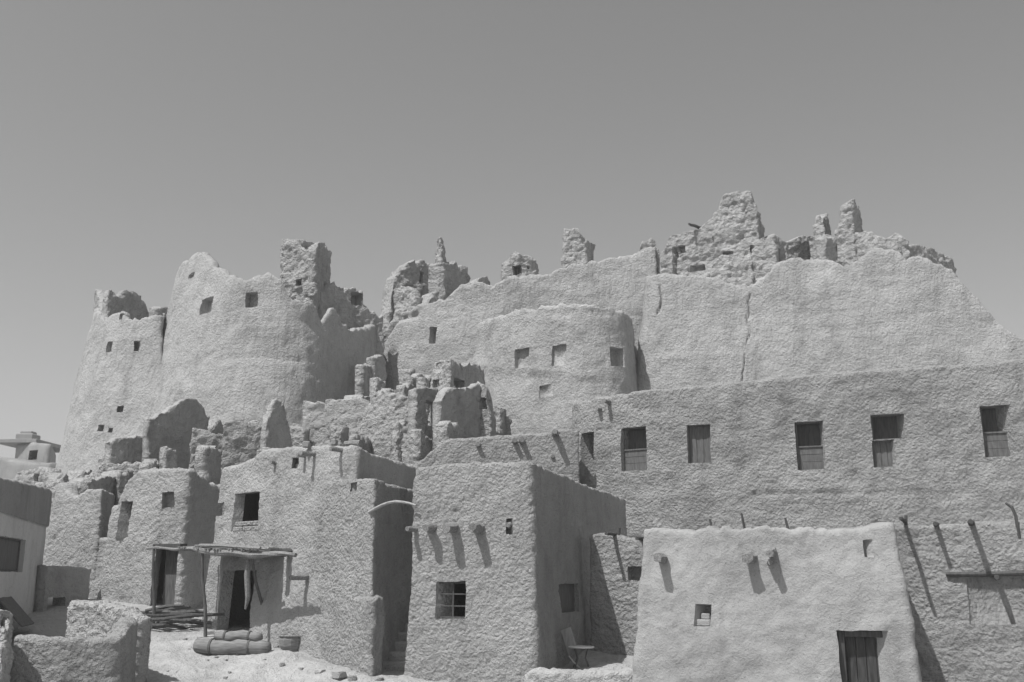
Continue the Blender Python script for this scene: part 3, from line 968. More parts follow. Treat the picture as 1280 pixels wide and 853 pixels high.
STUBS = [(250, 262, 533, 35.5), (268, 284, 524, 36.2), (286, 300, 520, 37.0), (312, 328, 524, 35.0), (356, 376, 528, 36.0), (462, 476, 520, 36.2), (428, 446, 512, 37.0), (490, 506, 512, 35.6), (500, 516, 540, 33.2), (526, 542, 538, 32.6),
         (468, 480, 470, 40.5), (484, 500, 486, 38.5), (508, 524, 478, 39.5), (600, 618, 520, 36.2), (562, 576, 528, 32.4), (452, 470, 545, 34.2), (538, 556, 560, 31.8), (612, 634, 530, 35.4), (205, 222, 560, 31.2), (150, 166, 585, 31.4), (62, 76, 604, 31.5), (90, 104, 612, 29.6), (262, 276, 560, 29.4), (318, 334, 556, 29.6),
         (456, 468, 452, 43.5), (470, 484, 444, 44.5), (494, 508, 452, 42.5), (516, 534, 462, 40.5), (500, 512, 500, 36.5), (534, 548, 470, 39.0), (410, 424, 528, 34.6), (430, 440, 536, 34.2), (496, 512, 528, 34.0), (580, 594, 500, 35.6), (612, 624, 508, 37.0), (120, 134, 566, 33.6), (190, 204, 570, 31.0), (104, 116, 592, 31.0)]
rs = random.Random(77)
for k, (x0, x1, yt, Y) in enumerate(STUBS):
    dy_ = rs.choice((-.2, .3, .9, 1.5))
    hh_ = rs.uniform(4, 12)
    one_wall('wall_stub', 'small crumbled stub of wall among the ruins between the houses and the fort', 'ruin',
             plan((x0, 600, Y), (x1, 600, Y + dy_)), False, 1.5, 4, 0.03, [(x0 + 1, yt + hh_ * rs.random()), ((x0 * 2 + x1) / 3, yt + hh_ * rs.random()), ((x0 + 2 * x1) / 3, yt + hh_ * rs.random()), (x1 - 1, yt + hh_)], M_RUIN,
             group='crumbled wall stubs below the fort', thick=0.4, seed=400 + k, **{**MIDR, 'rag': 0.14, 'ds': .07, 'dz': .07})

# ================================================================== DISTANT HOUSES ON THE LEFT
fh = thing('distant_house', 'small flat-roofed house with a cornice far away on the left skyline', 'house', pt(42, 580, 86))
s = Surf(plan((17, 580, 86), (62, 580, 84)) + plan((70, 580, 92), (24, 580, 93)), True, 8.0, 10, 0.01, 0.3)
wall('wall', fh, s, [(18, 553), (40, 553), (62, 555)], M_DARKMUD, thick=0.5, ds=0.4, dz=0.4, amp=(0.05, 0.02, 0.0), rag=0.03, openings=[(36, 563, 47, 575, None)], seed=91)
mz = s.solve(40, 553)[1]
roof(fh, s, mz - 0.2, M_DARKMUD)
mb = MB(); P0 = pt(41, 552, 86.5)
c0 = np.array([s.v[:, 0].mean(), s.v[:, 1].mean(), mz])
mb.box(c0 + UP * 0.15, [1, -0.05, 0], [0.05, 1, 0], UP, 1.85, 3.6, 0.16, 0.03)
mb.build('cornice', M_DARKMUD, fh)
mb = MB(); mb.box(c0 + np.array([-0.1, -1.5, 0.62]), [1, 0, 0], [0, 1, 0], UP, 0.75, 0.75, 0.34, 0.08)
mb.box(c0 + np.array([-0.1, -1.5, 1.06]), [1, 0, 0], [0, 1, 0], UP, 0.5, 0.5, 0.14, 0.05)
mb.build('roof_lantern', M_DARKMUD, fh)
one_wall('distant_wall', 'long low distant house wall below the house with the cornice', 'wall',
         plan((-40, 600, 70), (62, 600, 68)), False, 4.5, 7, 0.02, [(-40, 572), (0, 572), (18, 576), (30, 579), (62, 578)], M_DARKMUD, thick=4.0, ds=0.3, dz=0.3, amp=(0.1, 0.05, 0.02), rag=0.1, seed=92)
one_wall('ruined_wall', 'bright broken wall just above the roof of the two-tone house', 'ruin',
         plan((8, 610, 45), (62, 610, 44)), False, 3, 5, 0.03, [(8, 600), (22, 594), (38, 588), (52, 587), (62, 590)], M_RUIN, thick=0.8, seed=93, openings=[(44, 592, 49, 602, 0.4)], **RUB)

# ================================================================== LONG WINDOWED BUILDING (right)
NEAR = dict(amp=(0.05, 0.028, 0.022), scale=(2.2, 0.55, 0.15), ds=0.045, dz=0.045, rnd=0.06, rag=0.035, rag_scale=0.3, warp=0.02)
lb = thing('long_building', 'long rough mud building with six windows below the huge right fort wall', 'building', pt(990, 640, 29))
s_long = Surf(plan((709, 600, 32.0), (800, 600, 30.4), (1340, 570, 26.3)) + plan((1340, 570, 33), (740, 600, 39)), True, 0.8, 3.5, 0.035, 1.0)
LW = [((776, 534, 808, 588), 'half'), ((859, 531, 888, 579), 'boards'), ((995, 527, 1031, 587), 'half'), ((1089, 518, 1132, 549), 'dark'), ((1091, 550, 1119, 584), 'boards'), ((1228, 507, 1267, 571), 'half'), ((727, 541, 743, 596), 'none')]
wall('wall', lb, s_long, [(714, 508), (722, 503), (740, 498), (760, 495), (790, 490), (870, 482), (950, 474), (1100, 462), (1200, 455), (1279, 449), (1330, 445)], M_LONG, thick=0.5,
     openings=[r + ((None,) if k != 'none' else (.4,)) for r, k in LW], seed=101, cracks=[dict(p=[(945, 612), (1165, 608)], w=0.07, d=-0.035, jag=.12), dict(p=[(940, 626), (1110, 624)], w=0.05, d=-0.03, jag=.12), dict(p=[(960, 618), (1160, 616)], w=0.05, d=0.035)], **{**NEAR, 'ds': 0.06, 'dz': 0.06, 'amp': (0.08, 0.045, 0.02), 'rnd': 0.09})
roof(lb, s_long, s_long.solve(900, 479)[1] - 0.5, M_HOUSE)
for r, kind in LW:
    if kind != 'none':
        window(lb, s_long, r, 0.2, kind)
beam(lb, s_long, 762, 503, 0.32, 0.085); beam(lb, s_long, 751, 512, 0.22, 0.07)
beam(lb, s_long, 826, 534, 0.06, 0.06)

# terrace wall left of it
tw, s_ter = one_wall('terrace_wall', 'low terrace wall with beam ends behind the cube house, joining the long building', 'wall',
                     plan((505, 600, 31.4), (560, 600, 31.1), (724, 600, 30.85)), False, 0.8, 3, 0.04, [(506, 590), (516, 583), (530, 572), (548, 556), (562, 548), (600, 546), (640, 543), (690, 541), (700, 536), (712, 536), (723, 538)], M_LONG, thick=0.6, seed=103, **{**NEAR, 'ds': 0.06, 'dz': 0.06})
for (bx, by, L, r) in ((598, 556, .16, .1), (644, 552, .26, .09), (653, 551, .28, .10), (694, 542, .45, .1), (691, 571, .1, .07)):
    beam(tw, s_ter, bx, by, L, r)

# ================================================================== COURTYARD WALL with poles (right)
cw, s_cw = one_wall('courtyard_wall', 'rough courtyard wall with projecting poles running behind the smooth front house', 'wall',
                    plan((738, 800, 22.9), (1330, 820, 19.2)), False, -0.6, 0.3, 0.02, [(740, 668), (755, 666), (770, 668), (785, 672), (800, 671), (840, 668), (1130, 657), (1160, 656), (1200, 654), (1240, 653), (1281, 651), (1320, 650)], M_LONG, thick=0.4,
                    openings=[(785, 708, 801, 726, 0.3), (1210, 719, 1300, 781, 0.05)], seed=105, **{**NEAR, 'ds': 0.05, 'dz': 0.05, 'amp': (0.05, 0.035, 0.02)})
for (bx, by, L, r, sd) in ((767, 668, .5, .045, 0), (803, 674, .4, .05, 0), (1130, 651, .95, .04, 0), (1170, 656, .38, .05, 0), (1214, 654, .6, .06, 0), (1246, 722, .42, .055, 0), (1270, 634, .3, .045, 0)):
    if by > 640:
        beam(cw, s_cw, bx, by, L, r, M_DARKWOOD, 0.0, sd)
p, n, t, ss, zz = s_cw.frame(1255, 718)
MB().tube([p - t * 1.0 + n * 0.02, p - t * .3 + n * 0.05, p + t * .5 + n * 0.04 + UP * .03, p + t * 1.0 + n * .03], 0.045, 8, 0.15).build('lintel', M_DARKWOOD, cw)
# crooked stick standing out of the top at the right edge
p, n, t, ss, zz = s_cw.frame(1272, 653)
st = MB().tube([p - UP * .3, p + UP * .12 - t * .02, p + UP * .28 - t * .07, p + UP * .36 - t * .17], [.035, .03, .028, .02], 8, .12).build('stick', M_DARKWOOD, None, loc=p)
tag(st, 'crooked stick standing on the courtyard wall at the right edge of the view', 'stick')
for q, (sx, sy, h) in enumerate(((1131, 657, .2), (771, 669, .16), (927, 664, .16))):
    if q == 2: continue
    p, n, t, ss, zz = s_cw.frame(sx, sy)
    st = MB().tube([p - UP * .15 - n * .1, p + UP * h - n * .1 + t * .03], [.04, .03], 7, .1).build('stick', M_DARKWOOD, None, loc=p)
    tag(st, ['short peg standing on the courtyard wall at the right corner of the smooth house', 'short peg standing on the courtyard wall beside the cube house'][q], 'stick')

# ================================================================== LEFT HOUSES
# two-tone house at the left edge
th = thing('two_tone_house', 'two-tone house at the left edge, dark mud above pale plaster, with a shuttered window', 'house', pt(10, 800, 22))
fl = pt(-30, 790, 20.0); fr = pt(46, 790, 27.2)
s_tt = Surf([(fl[0], fl[1]), (fr[0], fr[1]), (fr[0] - 6, fr[1] + 0.5), (fl[0] - 6, fl[1] - 0.5)], True, -0.3, 1.0, 0.0, 0.15)
wall('wall', th, s_tt, [(0, 598), (30, 605), (62, 613)], M_PALE, thick=0.4, openings=[(-12, 671, 31, 715, None), (-14, 760, 21, 800, None)], seed=111, **{**NEAR, 'amp': (0.02, 0.01, 0.004), 'rnd': 0.05, 'rag': 0.02})
roof(th, s_tt, s_tt.solve(30, 605)[1] - 0.45, M_HOUSE)
z_b = s_tt.solve(30, 650)[1]; z_t = s_tt.solve(30, 605)[1]
off = 0.035
ring = s_tt.six(np.linspace(0, s_tt.L, 160, endpoint=False))
s_band = Surf(plan((0, 0, 1), (1, 0, 1)), False, z_b, z_b, 0, .1)
s_band.closed, s_band.s, s_band.v, s_band.L, s_band.z0, s_band.zr, s_band.k = True, s_tt.s, s_tt.v.copy(), s_tt.L, z_b, z_b, 0.0
s_band.v[:, :2] += s_band.v[:, 2:4] * off
wall('mud_band', th, s_band, [(0, 596), (30, 603), (62, 611)], M_DARKMUD, thick=0.42, seed=112, **{**NEAR, 'amp': (0.02, 0.012, 0.01), 'rnd': 0.06, 'rag': 0.03})
window(th, s_tt, (-12, 671, 31, 715), 0.12, 'boards', 0.05)
p, n, t, ss, zz = s_tt.frame(5, 762)
MB().box(p + n * .22 - UP * .02, t, (n - UP * 1.1) / np.linalg.norm(n - UP * 1.1), np.cross(t, (n - UP * 1.1) / np.linalg.norm(n - UP * 1.1)), .75, .42, .02, .005).build('awning', M_BOARD, th)

# low house behind it, in the shadow
one_wall('mud_house', 'low sunlit mud house between the two-tone house and the narrow doorway house', 'house',
         plan((40, 760, 29.3, 1.5), (118, 765, 28.4, 0.4)) + plan((142, 765, 31.5), (60, 760, 34)), True, 0.2, 1.0, 0.06, [(60, 622), (66, 606), (76, 603), (84, 614), (92, 620), (100, 617), (108, 613), (116, 611), (121, 612)], M_HOUSE, thick=0.5, seed=113, rad=0.2, **NEAR)
one_wall('low_wall', 'low wall between the sunlit low house and the narrow doorway house', 'wall',
         plan((112, 765, 28.5), (152, 765, 28.0)), False, 0.3, 1.0, 0.04, [(112, 673), (130, 672), (150, 673)], M_HOUSE, thick=0.8, seed=114, **NEAR)

# narrow house with the tall dark doorway
ha = thing('doorway_house', 'narrow tapering mud house with a tall dark doorway and a slit window', 'house', pt(180, 770, 27))
s_a = Surf(block((114, 760, 28.3, 1.2), (224, 770, 26.6, 0.8), 6.5, (0.33, 1)), True, 0.2, 1.0, 0.05, 0.35)
wall('wall', ha, s_a, [(146, 632), (150, 618), (156, 605), (163, 596), (172, 589), (182, 587), (195, 586), (215, 585), (232, 585), (240, 586), (255, 595), (264, 603)], M_HOUSE, thick=0.4,
     openings=[(148, 627, 163, 676, None), (203, 615, 218, 635, 0.22), (191, 680, 220, 766, None)], seed=115, **{**NEAR, 'rnd': 0.1, 'rag': 0.05})
roof(ha, s_a, s_a.solve(215, 585)[1] - 0.4, M_HOUSE)
w = opening_frame(s_a, 191, 680, 220, 766)
p, n, t, hw, hh = w
MB().box(p - n * .1 + UP * (hh - .04), t, n, UP, hw + .08, .12, .05, .01).build('lintel', M_DARKWOOD, ha)
MB().box(p - n * .36 - t * hw * .3, t, n, UP, hw * .62, .02, hh - .02, .005).build('door', M_WOOD, ha)

# house with the canopy (main block, annex, buttress)
hb = thing('canopy_house', 'large stepped mud house with a big black window behind the pole canopy', 'house', pt(380, 820, 22))
s_b = Surf(block((250, 785, 24.9, 1.3), (440, 836, 21.25), 6.8, (0.29, 1)), True, -0.2, 0.8, 0.04, 0.18)
wall('wall', hb, s_b, [(269, 592), (275, 590), (300, 580), (318, 572), (333, 562), (345, 560), (380, 558), (432, 557), (470, 568), (513, 581)], M_HOUSE, thick=0.24,
     openings=[(291, 616, 325, 664, None), (269, 628, 280, 645, 0.3), (276, 713, 315, 790, None), (364, 572, 372, 586, 0.3)], seed=121, **{**NEAR, 'amp': (0.06, 0.03, 0.014)})
roof(hb, s_b, s_b.solve(380, 558)[1] - 0.35, M_HOUSE)
s_b2 = Surf(block((374, 835, 22.5), (463, 850, 20.45, 2.2), 6.2, (0.29, 1)), True, -0.4, 0.4, 0.03, 0.14)
wall('annex_wall', hb, s_b2, [(380, 603), (410, 601), (436, 598), (463, 597), (490, 605), (517, 613)], M_ROUGH, thick=0.4, openings=[(438, 603, 446, 614, 0.25)], seed=122, **NEAR)
roof(hb, s_b2, s_b2.solve(450, 598)[1] - 0.06, M_ROUGH)
s_bt = Surf(block((436, 852, 20.8), (464, 855, 20.1), 0.5, (0.29, 1)), True, -0.6, 0.2, 0.02, 0.1)
wall('buttress', hb, s_bt, [(440, 752), (450, 748), (460, 746), (465, 747)], M_ROUGH, thick=0.2, seed=123, **NEAR)
roof(hb, s_bt, s_bt.solve(455, 748)[1] - 0.06, M_ROUGH, 0.15, 0.05)
for (bx, by, L, r) in ((344, 578, .12, .06), (381, 570, .22, .045), (392, 568, .34, .06), (428, 563, .32, .055)):
    beam(hb, s_b, bx, by, L, r)
beam(hb, s_b, 387, 720, .42, .075, M_PALM, .04, -.12, 'spout')
beam(hb, s_b, 362, 690, .55, .11, M_DARKWOOD)
# bricks closing the lower part of the black window
p, n, t, hw, hh = opening_frame(s_b, 291, 616, 325, 664)
mb = MB(); rs = random.Random(4)
for r_ in range(2):
    for c_ in range(3):
        mb.box(p - n * (.12 + rs.uniform(0, .05)) + UP * (-hh + .06 + .12 * r_) + t * (hw * (-.66 + .66 * c_) + rs.uniform(-.02, .02)), t, n, UP, hw * .31, .1, .055, .02)
mb.build('sill_bricks', M_ROUGH, hb)

# roof rim knobs behind the canopy house parapet
for q, (kx, ky, lab) in enumerate(((383, 553, 'round clay knob on the canopy house roof, left of the roof gutter'), (418, 550, 'round clay knob on the canopy house roof, beside the gutter log'))):
    P = pt(kx, ky + 3, 22.6)
    stone(0, 0, 0.11, lab, 'clay knob', 0.9, M_DARKMUD, 200 + q, 0.2, None, 'clay_knob', P=P - UP * .05)
P = pt(442, 556, 22.4)
o = MB().tube([P + np.array([-.19, 0, 0]), P + np.array([0, -.05, .01]), P + np.array([.16, -.1, 0])], [.075, .08, .085], 10, .06).build('gutter_log', M_PALM, None, loc=P - UP * .08)
tag(o, 'short hollow gutter log lying on the canopy house parapet', 'log')

# ================================================================== STAIR in the gap, branch
sc_ = thing('mud_stair', 'shaded mud stair climbing the gap between canopy house and cube house', 'stair', pt(488, 845, 19.9))
a0 = pt(489, 842, 21.0)
for k in range(8):
    y = a0[1] + 0.3 * k
    zt = ground_h(a0[0], a0[1]) + 0.17 * (k + 1)
    mb = MB()
    mb.box(np.array([a0[0] + .09 * k * .3 + .05, y + .6, zt - .5]), [1, .0, 0], [0, 1, 0], UP, .42, .6, .5, .03)
    mb.build('step', M_HOUSE, sc_)
A = s_b2.frame(463, 641)[0]; B_ = pt(520, 632, 20.4)
A = A + s_b2.frame(463, 641)[1] * .04
br = MB().tube([A + (B_ - A) * u + UP * (.14 * math.sin(math.pi * u)) for u in np.linspace(0, 1, 8)], [.036, .034, .032, .03, .03, .028, .026, .024], 7, .12).build('branch', M_PEELED, None, loc=A)
tag(br, 'thin bent branch bridging the gap between canopy house and cube house', 'branch')

# ================================================================== CUBE HOUSE in the middle
hc = thing('cube_house', 'two-storey rough cube house with a row of beam ends and a barred window', 'house', pt(590, 838, 20.6))
s_c = Surf(block((503, 838, 20.5), (673, 840, 19.5), 9.7, (0.31, 1)), True, -0.4, 0.2, 0.036, 0.13)
wall('wall', hc, s_c, [(518, 586), (530, 583), (560, 580), (610, 578), (661, 577), (700, 592), (740, 609), (787, 630)], M_ROUGH, thick=0.4,
     openings=[(544, 727, 582, 774, None), (701, 730, 722, 766, 0.16), (632, 648, 641, 668, 0.14)], seed=131, **{**NEAR, 'amp': (0.05, 0.03, 0.018), 'ds': .042, 'dz': .042})
roof(hc, s_c, s_c.solve(610, 578)[1] - 0.4, M_HOUSE)
window(hc, s_c, (544, 727, 582, 774), 0.14, 'grid', .05)
window(hc, s_c, (701, 730, 722, 766), 0.10, 'boards', .03)
for (bx, by, L, r, dr) in ((520, 661, .28, .055, .02), (541, 659, .32, .11, .03), (567, 659, .36, .11, .03), (600, 658, .38, .115, .03), (637, 657, .1, .06, 0)):
    beam(hc, s_c, bx, by, L, r, M_PALM, dr)

# ================================================================== SMOOTH HOUSE at the right front
he = thing('smooth_house', 'low smooth-plastered house at the right front with a small dark plank door', 'house', pt(970, 870, 17.4))
s_e = Surf(block((788, 872, 18.4, 1.3), (1156, 880, 16.7, 0.9), 3.5, (0.31, 1)), True, -1.0, 0.0, 0.075, 0.1)
wall('wall', he, s_e, [(808, 664), (830, 662), (868, 664), (880, 661), (920, 662), (950, 659), (985, 661), (1020, 660), (1040, 663), (1085, 661), (1100, 656), (1112, 656), (1124, 660)], M_SMOOTH, thick=0.35,
     openings=[(868, 755, 889, 783, 0.28), (1050, 789, 1116, 880, 0.34), (1079, 675, 1091, 697, 0.14)], seed=141, cracks=[dict(p=[(1010, 662), (1004, 690), (1012, 720)], w=.02, d=.02, jag=.08, fine=True), dict(p=[(905, 755), (900, 800), (912, 850)], w=.02, d=.02, jag=.1, fine=True)], **{**NEAR, 'amp': (0.05, 0.028, 0.012), 'scale': (1.6, 0.45, 0.12), 'rag': 0.06, 'rag_scale': 0.16, 'rnd': .035})
roof(he, s_e, s_e.solve(960, 660)[1] - 0.12, M_SMOOTH)
for (bx, by, L, r, dr) in ((827, 696, .32, .095, .03), (937, 697, .27, .115, .02), (966, 690, .36, .085, .03)):
    beam(he, s_e, bx, by, L, r, M_PALM, dr)
p, n, t, ss, zz = s_e.frame(966, 704)
MB().tube([p - n * .1 - t * .06, p + n * .16 - t * .02 + UP * .02], .05, 8, .2).build('beam', M_PALM, he)
# plank door
p, n, t, hw, hh = opening_frame(s_e, 1050, 789, 1116, 880)
fm = MB()
for sx in (-1, 1):
    fm.box(p - n * .17 + t * sx * (hw - .045), t, n, UP, .05, .05, hh, .008)
fm.box(p - n * .17 + UP * (hh - .045), t, n, UP, hw - .1, .05, .05, .008)
dr_ = fm.build('door', M_DARKWOOD, he)
mb = MB()
for i in range(4):
    wd = (hw - .1) * 2 / 4
    mb.box(p - n * (.25 + .004 * (i % 2)) + t * (-(hw - .1) + wd * (i + .5)), t, n, UP, wd / 2 - .004, .018, hh - .1, .005)
mb.build('door_leaf', M_DOOR, dr_)
p, n, t, hw, hh = opening_frame(s_e, 868, 755, 889, 783)
MB().box(p - n * .12 - UP * (hh - .055), t, n, UP, hw * .8, .1, .055, .015).box(p - n * .15 - UP * (hh - .16) + t * .03, t, n, UP, hw * .5, .07, .05, .015).build('sill_bricks', M_SMOOTH, he)
for q, (kx, dy) in enumerate(((925, .2), (981, .12), (884, .1))):
    p, n, t, ss, zz = s_e.frame(kx, 662)
    st = MB().tube([p - n * .5 - UP * .25 + t * .05, p - n * .5 + UP * (dy + .1) - t * .04], [.03, .02], 7, .1).build('stick', M_DARKWOOD, None, loc=p)
    tag(st, ['short twig poking above the middle of the smooth house rim', 'tiny twig above the smooth house rim, right of the beam ends', 'tiny twig above the left part of the smooth house rim'][q], 'stick')

# ================================================================== COURTYARD ENCLOSURE (left front)
one_wall('enclosure_wall', 'low curved enclosure wall with a pale rim at the left front', 'wall',
         plan((10, 858, 16.0), (60, 852, 16.05), (154, 850, 16.25)) + plan((165, 845, 16.9), (168, 830, 19.0)), False, -0.4, 0.3, 0.03,
         [(16, 797), (40, 797), (90, 799), (130, 799), (150, 797), (158, 793), (163, 780), (176, 776)], M_ROUGH, thick=0.3, seed=151, rad=0.3, **{**NEAR, 'amp': (0.03, 0.02, 0.02), 'rag': .035})
one_wall('enclosure_wall', 'rough sunlit back wall of the left front enclosure', 'wall',
         plan((79, 830, 20.6), (165, 830, 19.2)), False, -0.2, 0.3, 0.01, [(80, 755), (88, 752), (105, 752), (125, 755), (150, 760), (165, 768), (172, 774)], M_RUIN, thick=0.35, seed=152, **{**NEAR, 'amp': (0.03, 0.04, 0.04), 'rag': .05, 'rag_scale': .18})
one_wall('low_wall', 'shaded low yard wall between the two-tone house and the low sunlit house', 'wall',
         plan((54, 760, 26.2), (109, 760, 28.0)), False, 0.2, 1.0, 0.0, [(56, 708), (80, 708), (108, 710)], M_HOUSE, thick=0.35, seed=154, openings=[(57, 747, 79, 790, None)], **NEAR)
one_wall('mud_pier', 'rough sunlit pier end at the bottom left corner', 'wall',
         plan((-30, 870, 15.2), (0, 870, 14.8)) + plan((8, 870, 15.8), (-24, 870, 16)), True, -0.6, 0, 0.06, [(-14, 768), (-6, 764), (0, 768), (4, 784)], M_RUIN, thick=0.3, seed=153, rad=.15, **{**NEAR, 'amp': (0.06, 0.05, 0.045), 'rag': .08})

# ================================================================== POLE CANOPY
pc = thing('pole_canopy', 'rustic pole canopy leaning on the front of the large stepped house', 'canopy', pt(270, 785, 23.6))
q0, q1 = pt(184, 686, 24.6), pt(370, 694, 21.6)
dv = q1 - q0
up_ = np.array([0, 0, 1.0])
mb = MB()
mb.tube([q0 + dv * u + UP * (.03 * math.sin(7 * u) + .02 * math.sin(23 * u)) for u in np.linspace(0, 1, 16)], [.03, .034, .03, .036, .04, .062, .07, .066, .075, .07, .074, .066, .06, .055, .05, .045], 9, .2)
mb.build('crossbeam', M_PALM, pc)
rs = random.Random(11)
back = np.array([0.62, 0.78, 0.0])
mb = MB()
for u in np.linspace(.26, .74, 26):
    a = q0 + dv * (u + rs.uniform(-.01, .01)) + UP * (.055 + rs.uniform(-.01, .01)) - back * rs.uniform(.02, .12)
    b = a + back * rs.uniform(.8, 1.0)
    mb.tube([a, (a + b) / 2 + UP * rs.uniform(-.03, .02), b], rs.uniform(.02, .032), 6, .1, int(u * 100))
mb.build('roof_sticks', M_PALM, pc)
mb = MB()
for k in range(3):
    a = q0 + dv * rs.uniform(.25, .4) + UP * (.09 + .02 * k) + back * rs.uniform(-.1, .1); b = q0 + dv * rs.uniform(.7, .8) + UP * (.09 + .015 * k) + back * rs.uniform(-.1, .1)
    mb.tube([a, a * .6 + b * .4 + UP * .02, b], rs.uniform(.018, .03), 7, .2, k)
mb.build('brush_bundle', M_PALM, pc)
for (bx, by, u, tilt) in ((193, 772, .05, 0), (258, 788, .40, 0), (336, 796, .72, .1)):
    top_ = q0 + dv * u
    g = ground_hit(bx, by)
    if tilt == 0: g = np.array([pt(bx, by, top_[1])[0], top_[1], float(ground_h(top_[0], top_[1]))])
    mb = MB().tube([g - UP * .15, g * .66 + top_ * .34 + np.array([.015, 0, 0]), g * .33 + top_ * .67 - np.array([.02, 0, 0]), top_ + UP * .1], [.042, .036, .034, .03], 8, .1, int(bx))
    mb.build('post', M_WOOD, pc)
mb = MB()
A0, A1 = q0 + dv * .27 + UP * .07, q0 + dv * .74 + UP * .07
lay = [A0, A1, A1 + back * 1.0, A0 + back * 1.2]
mb.add([c for c in lay] + [c + UP * .02 for c in lay], [[3, 2, 1, 0], [4, 5, 6, 7]] + [[i, (i + 1) % 4, 4 + (i + 1) % 4, 4 + i] for i in range(4)])
mb.build('shade_mat', M_REED, pc)  # mat added so that the canopy casts a solid shadow
P = pt(309, 720, 22.7)
MB().tube([P + UP * .35, P, P - UP * .45 + np.array([.04, 0, 0]), P - UP * .7], [.045, .06, .05, .02], 8, .2).build('hanging_cloth', M_PALM, pc)

# ================================================================== SMALL THINGS
# rolled mats
g = ground_hit(291, 817)
ax_ = (q1 - q0); ax_[2] = 0; ax_ /= np.linalg.norm(ax_)
axr = np.array([0.97, -0.2, 0]); axr /= np.linalg.norm(axr)
for q, (dz, L, r, off_, lab) in enumerate(((.12, .80, .16, -.02, 'thick rolled reed mat lying on the ground before the canopy'), (.335, .50, .10, .10, 'thinner rolled reed mat resting on top of the thick roll'))):
    c = g + UP * dz + axr * off_
    pts = [c + axr * L * u + UP * .02 * math.sin(5 * u + q) for u in np.linspace(-1, 1, 11)]
    rr = [r * (.78 if i in (0, 10) else 1 + .07 * math.sin(i * 2.1 + q)) for i in range(11)]
    root = MB().tube(pts, rr, 22, .09, q).build('rolled_mat', M_REED, None, True, loc=c - UP * r)
    tag(root, lab, 'rolled mat')
    for u in (-.55, .5):
        pp = c + axr * L * u
        MB().tube([pp - axr * .02, pp + axr * .02], r * 1.09, 18, .02).build('tie', M_WOOD, root)
# basket
g = pt(365, 797, 22.55); g[2] = ground_h(g[0], g[1]) + .01
bk = thing('basket', 'squat round basket beside the shaded wall under the canopy', 'basket', g)
n = 22; V = []; Fc = []
for r_, z_ in ((.20, 0), (.25, .10), (.265, .22), (.25, .30), (.225, .30), (.235, .2), (.18, .04)):
    for k in range(n):
        a = 2 * math.pi * k / n
        V.append(g + np.array([r_ * math.cos(a) * (1 + .03 * (k % 2)), r_ * math.sin(a) * (1 + .03 * (k % 2)), z_]))
for i in range(6):
    for k in range(n): Fc.append([i * n + k, i * n + (k + 1) % n, (i + 1) * n + (k + 1) % n, (i + 1) * n + k])
Fc.append([6 * n + k for k in range(n)]); Fc.append([k for k in range(n - 1, -1, -1)])
mesh_obj('body', V, Fc, M_REED, bk, False)
tp_ = [g + np.array([.262 * math.cos(a), .262 * math.sin(a), .305]) for a in np.linspace(0, 2 * math.pi, 25)]
MB().tube(tp_, .022, 6, .05).build('rim', M_PALM, bk)
# sticks before the dark doorway
rs = random.Random(21)
for k in range(16):
    P = ground_hit(rs.uniform(196, 244), rs.uniform(776, 792))
    a = rs.uniform(-.6, .5); L = rs.uniform(.35, .75)
    d = np.array([math.cos(a), math.sin(a), rs.uniform(-.12, .2)])
    h = .06 + .04 * (k % 8)
    o = MB().tube([P - d * L + UP * h, P + UP * (h + .03), P + d * L + UP * h], [rs.uniform(.03, .05), .045, .03], 7, .12, k).build('firewood_stick', M_DARKWOOD if k % 3 else M_WOOD, None, loc=P)
    tag(o, 'stick in the heap of firewood before the tall dark doorway', 'firewood', 'firewood heaped before the dark doorway')
# table and chair by the shaded flank of the cube house
g = ground_hit(727, 836)
tb = thing('chair', 'small chair with a pale round seat against the shaded flank of the cube house', 'chair', g)
n = 24
zt = .42
V = []; Fc = []
for r_, z_ in ((.24, zt - .03), (.26, zt - .015), (.255, zt), (.0, zt)):
    for k in range(n): V.append(g + np.array([r_ * math.cos(2 * math.pi * k / n), r_ * math.sin(2 * math.pi * k / n), z_]))
for i in range(3):
    for k in range(n): Fc.append([i * n + k, i * n + (k + 1) % n, (i + 1) * n + (k + 1) % n, (i + 1) * n + k])
Fc.append([k for k in range(n - 1, -1, -1)])
mesh_obj('seat', V, Fc, M_WHITE, tb, False)
for a in (.6, 2.5, 3.9, 5.5):
    d = np.array([math.cos(a), math.sin(a), 0])
    MB().tube([g + d * .17 + UP * (zt - .02), g + d * .1 + UP * .2, g + d * .2], .014, 7).build('leg', M_BOARD, tb)
yb = g[1] + .12
B0, B1 = pt(717, 818, yb), pt(707, 786, yb + .12)
dz_ = (B1 - B0); hl = np.linalg.norm(dz_) / 2; dz_ /= np.linalg.norm(dz_)
dx_ = np.array([.93, -.36, 0.0]); dx_ = dx_ - dz_ * dx_.dot(dz_); dx_ /= np.linalg.norm(dx_)
MB().box((B0 + B1) / 2, dx_, np.cross(dz_, dx_), dz_, .11, .013, hl, .012).build('backrest', M_PANEL, tb)
MB().tube([B0 - dx_ * .1, (B0 - dx_ * .1) * .5 + .5 * (g + np.array([-.06, 0, 0])), g + np.array([-.02, -.02, 0])], .016, 7).build('leg', M_WHITE, tb)

# stone-like crate below the barred window
g = ground_hit(560, 850)
o = MB().box(g + UP * .1, [.96, -.28, 0], [.28, .96, 0], UP, .30, .2, .16, .025).box(g + UP * .27, [.96, -.28, 0], [.28, .96, 0], UP, .31, .21, .012, .006).build('box', M_BOARD, None, loc=g)
tag(o, 'grey wooden box on the ground below the barred window of the cube house', 'box')
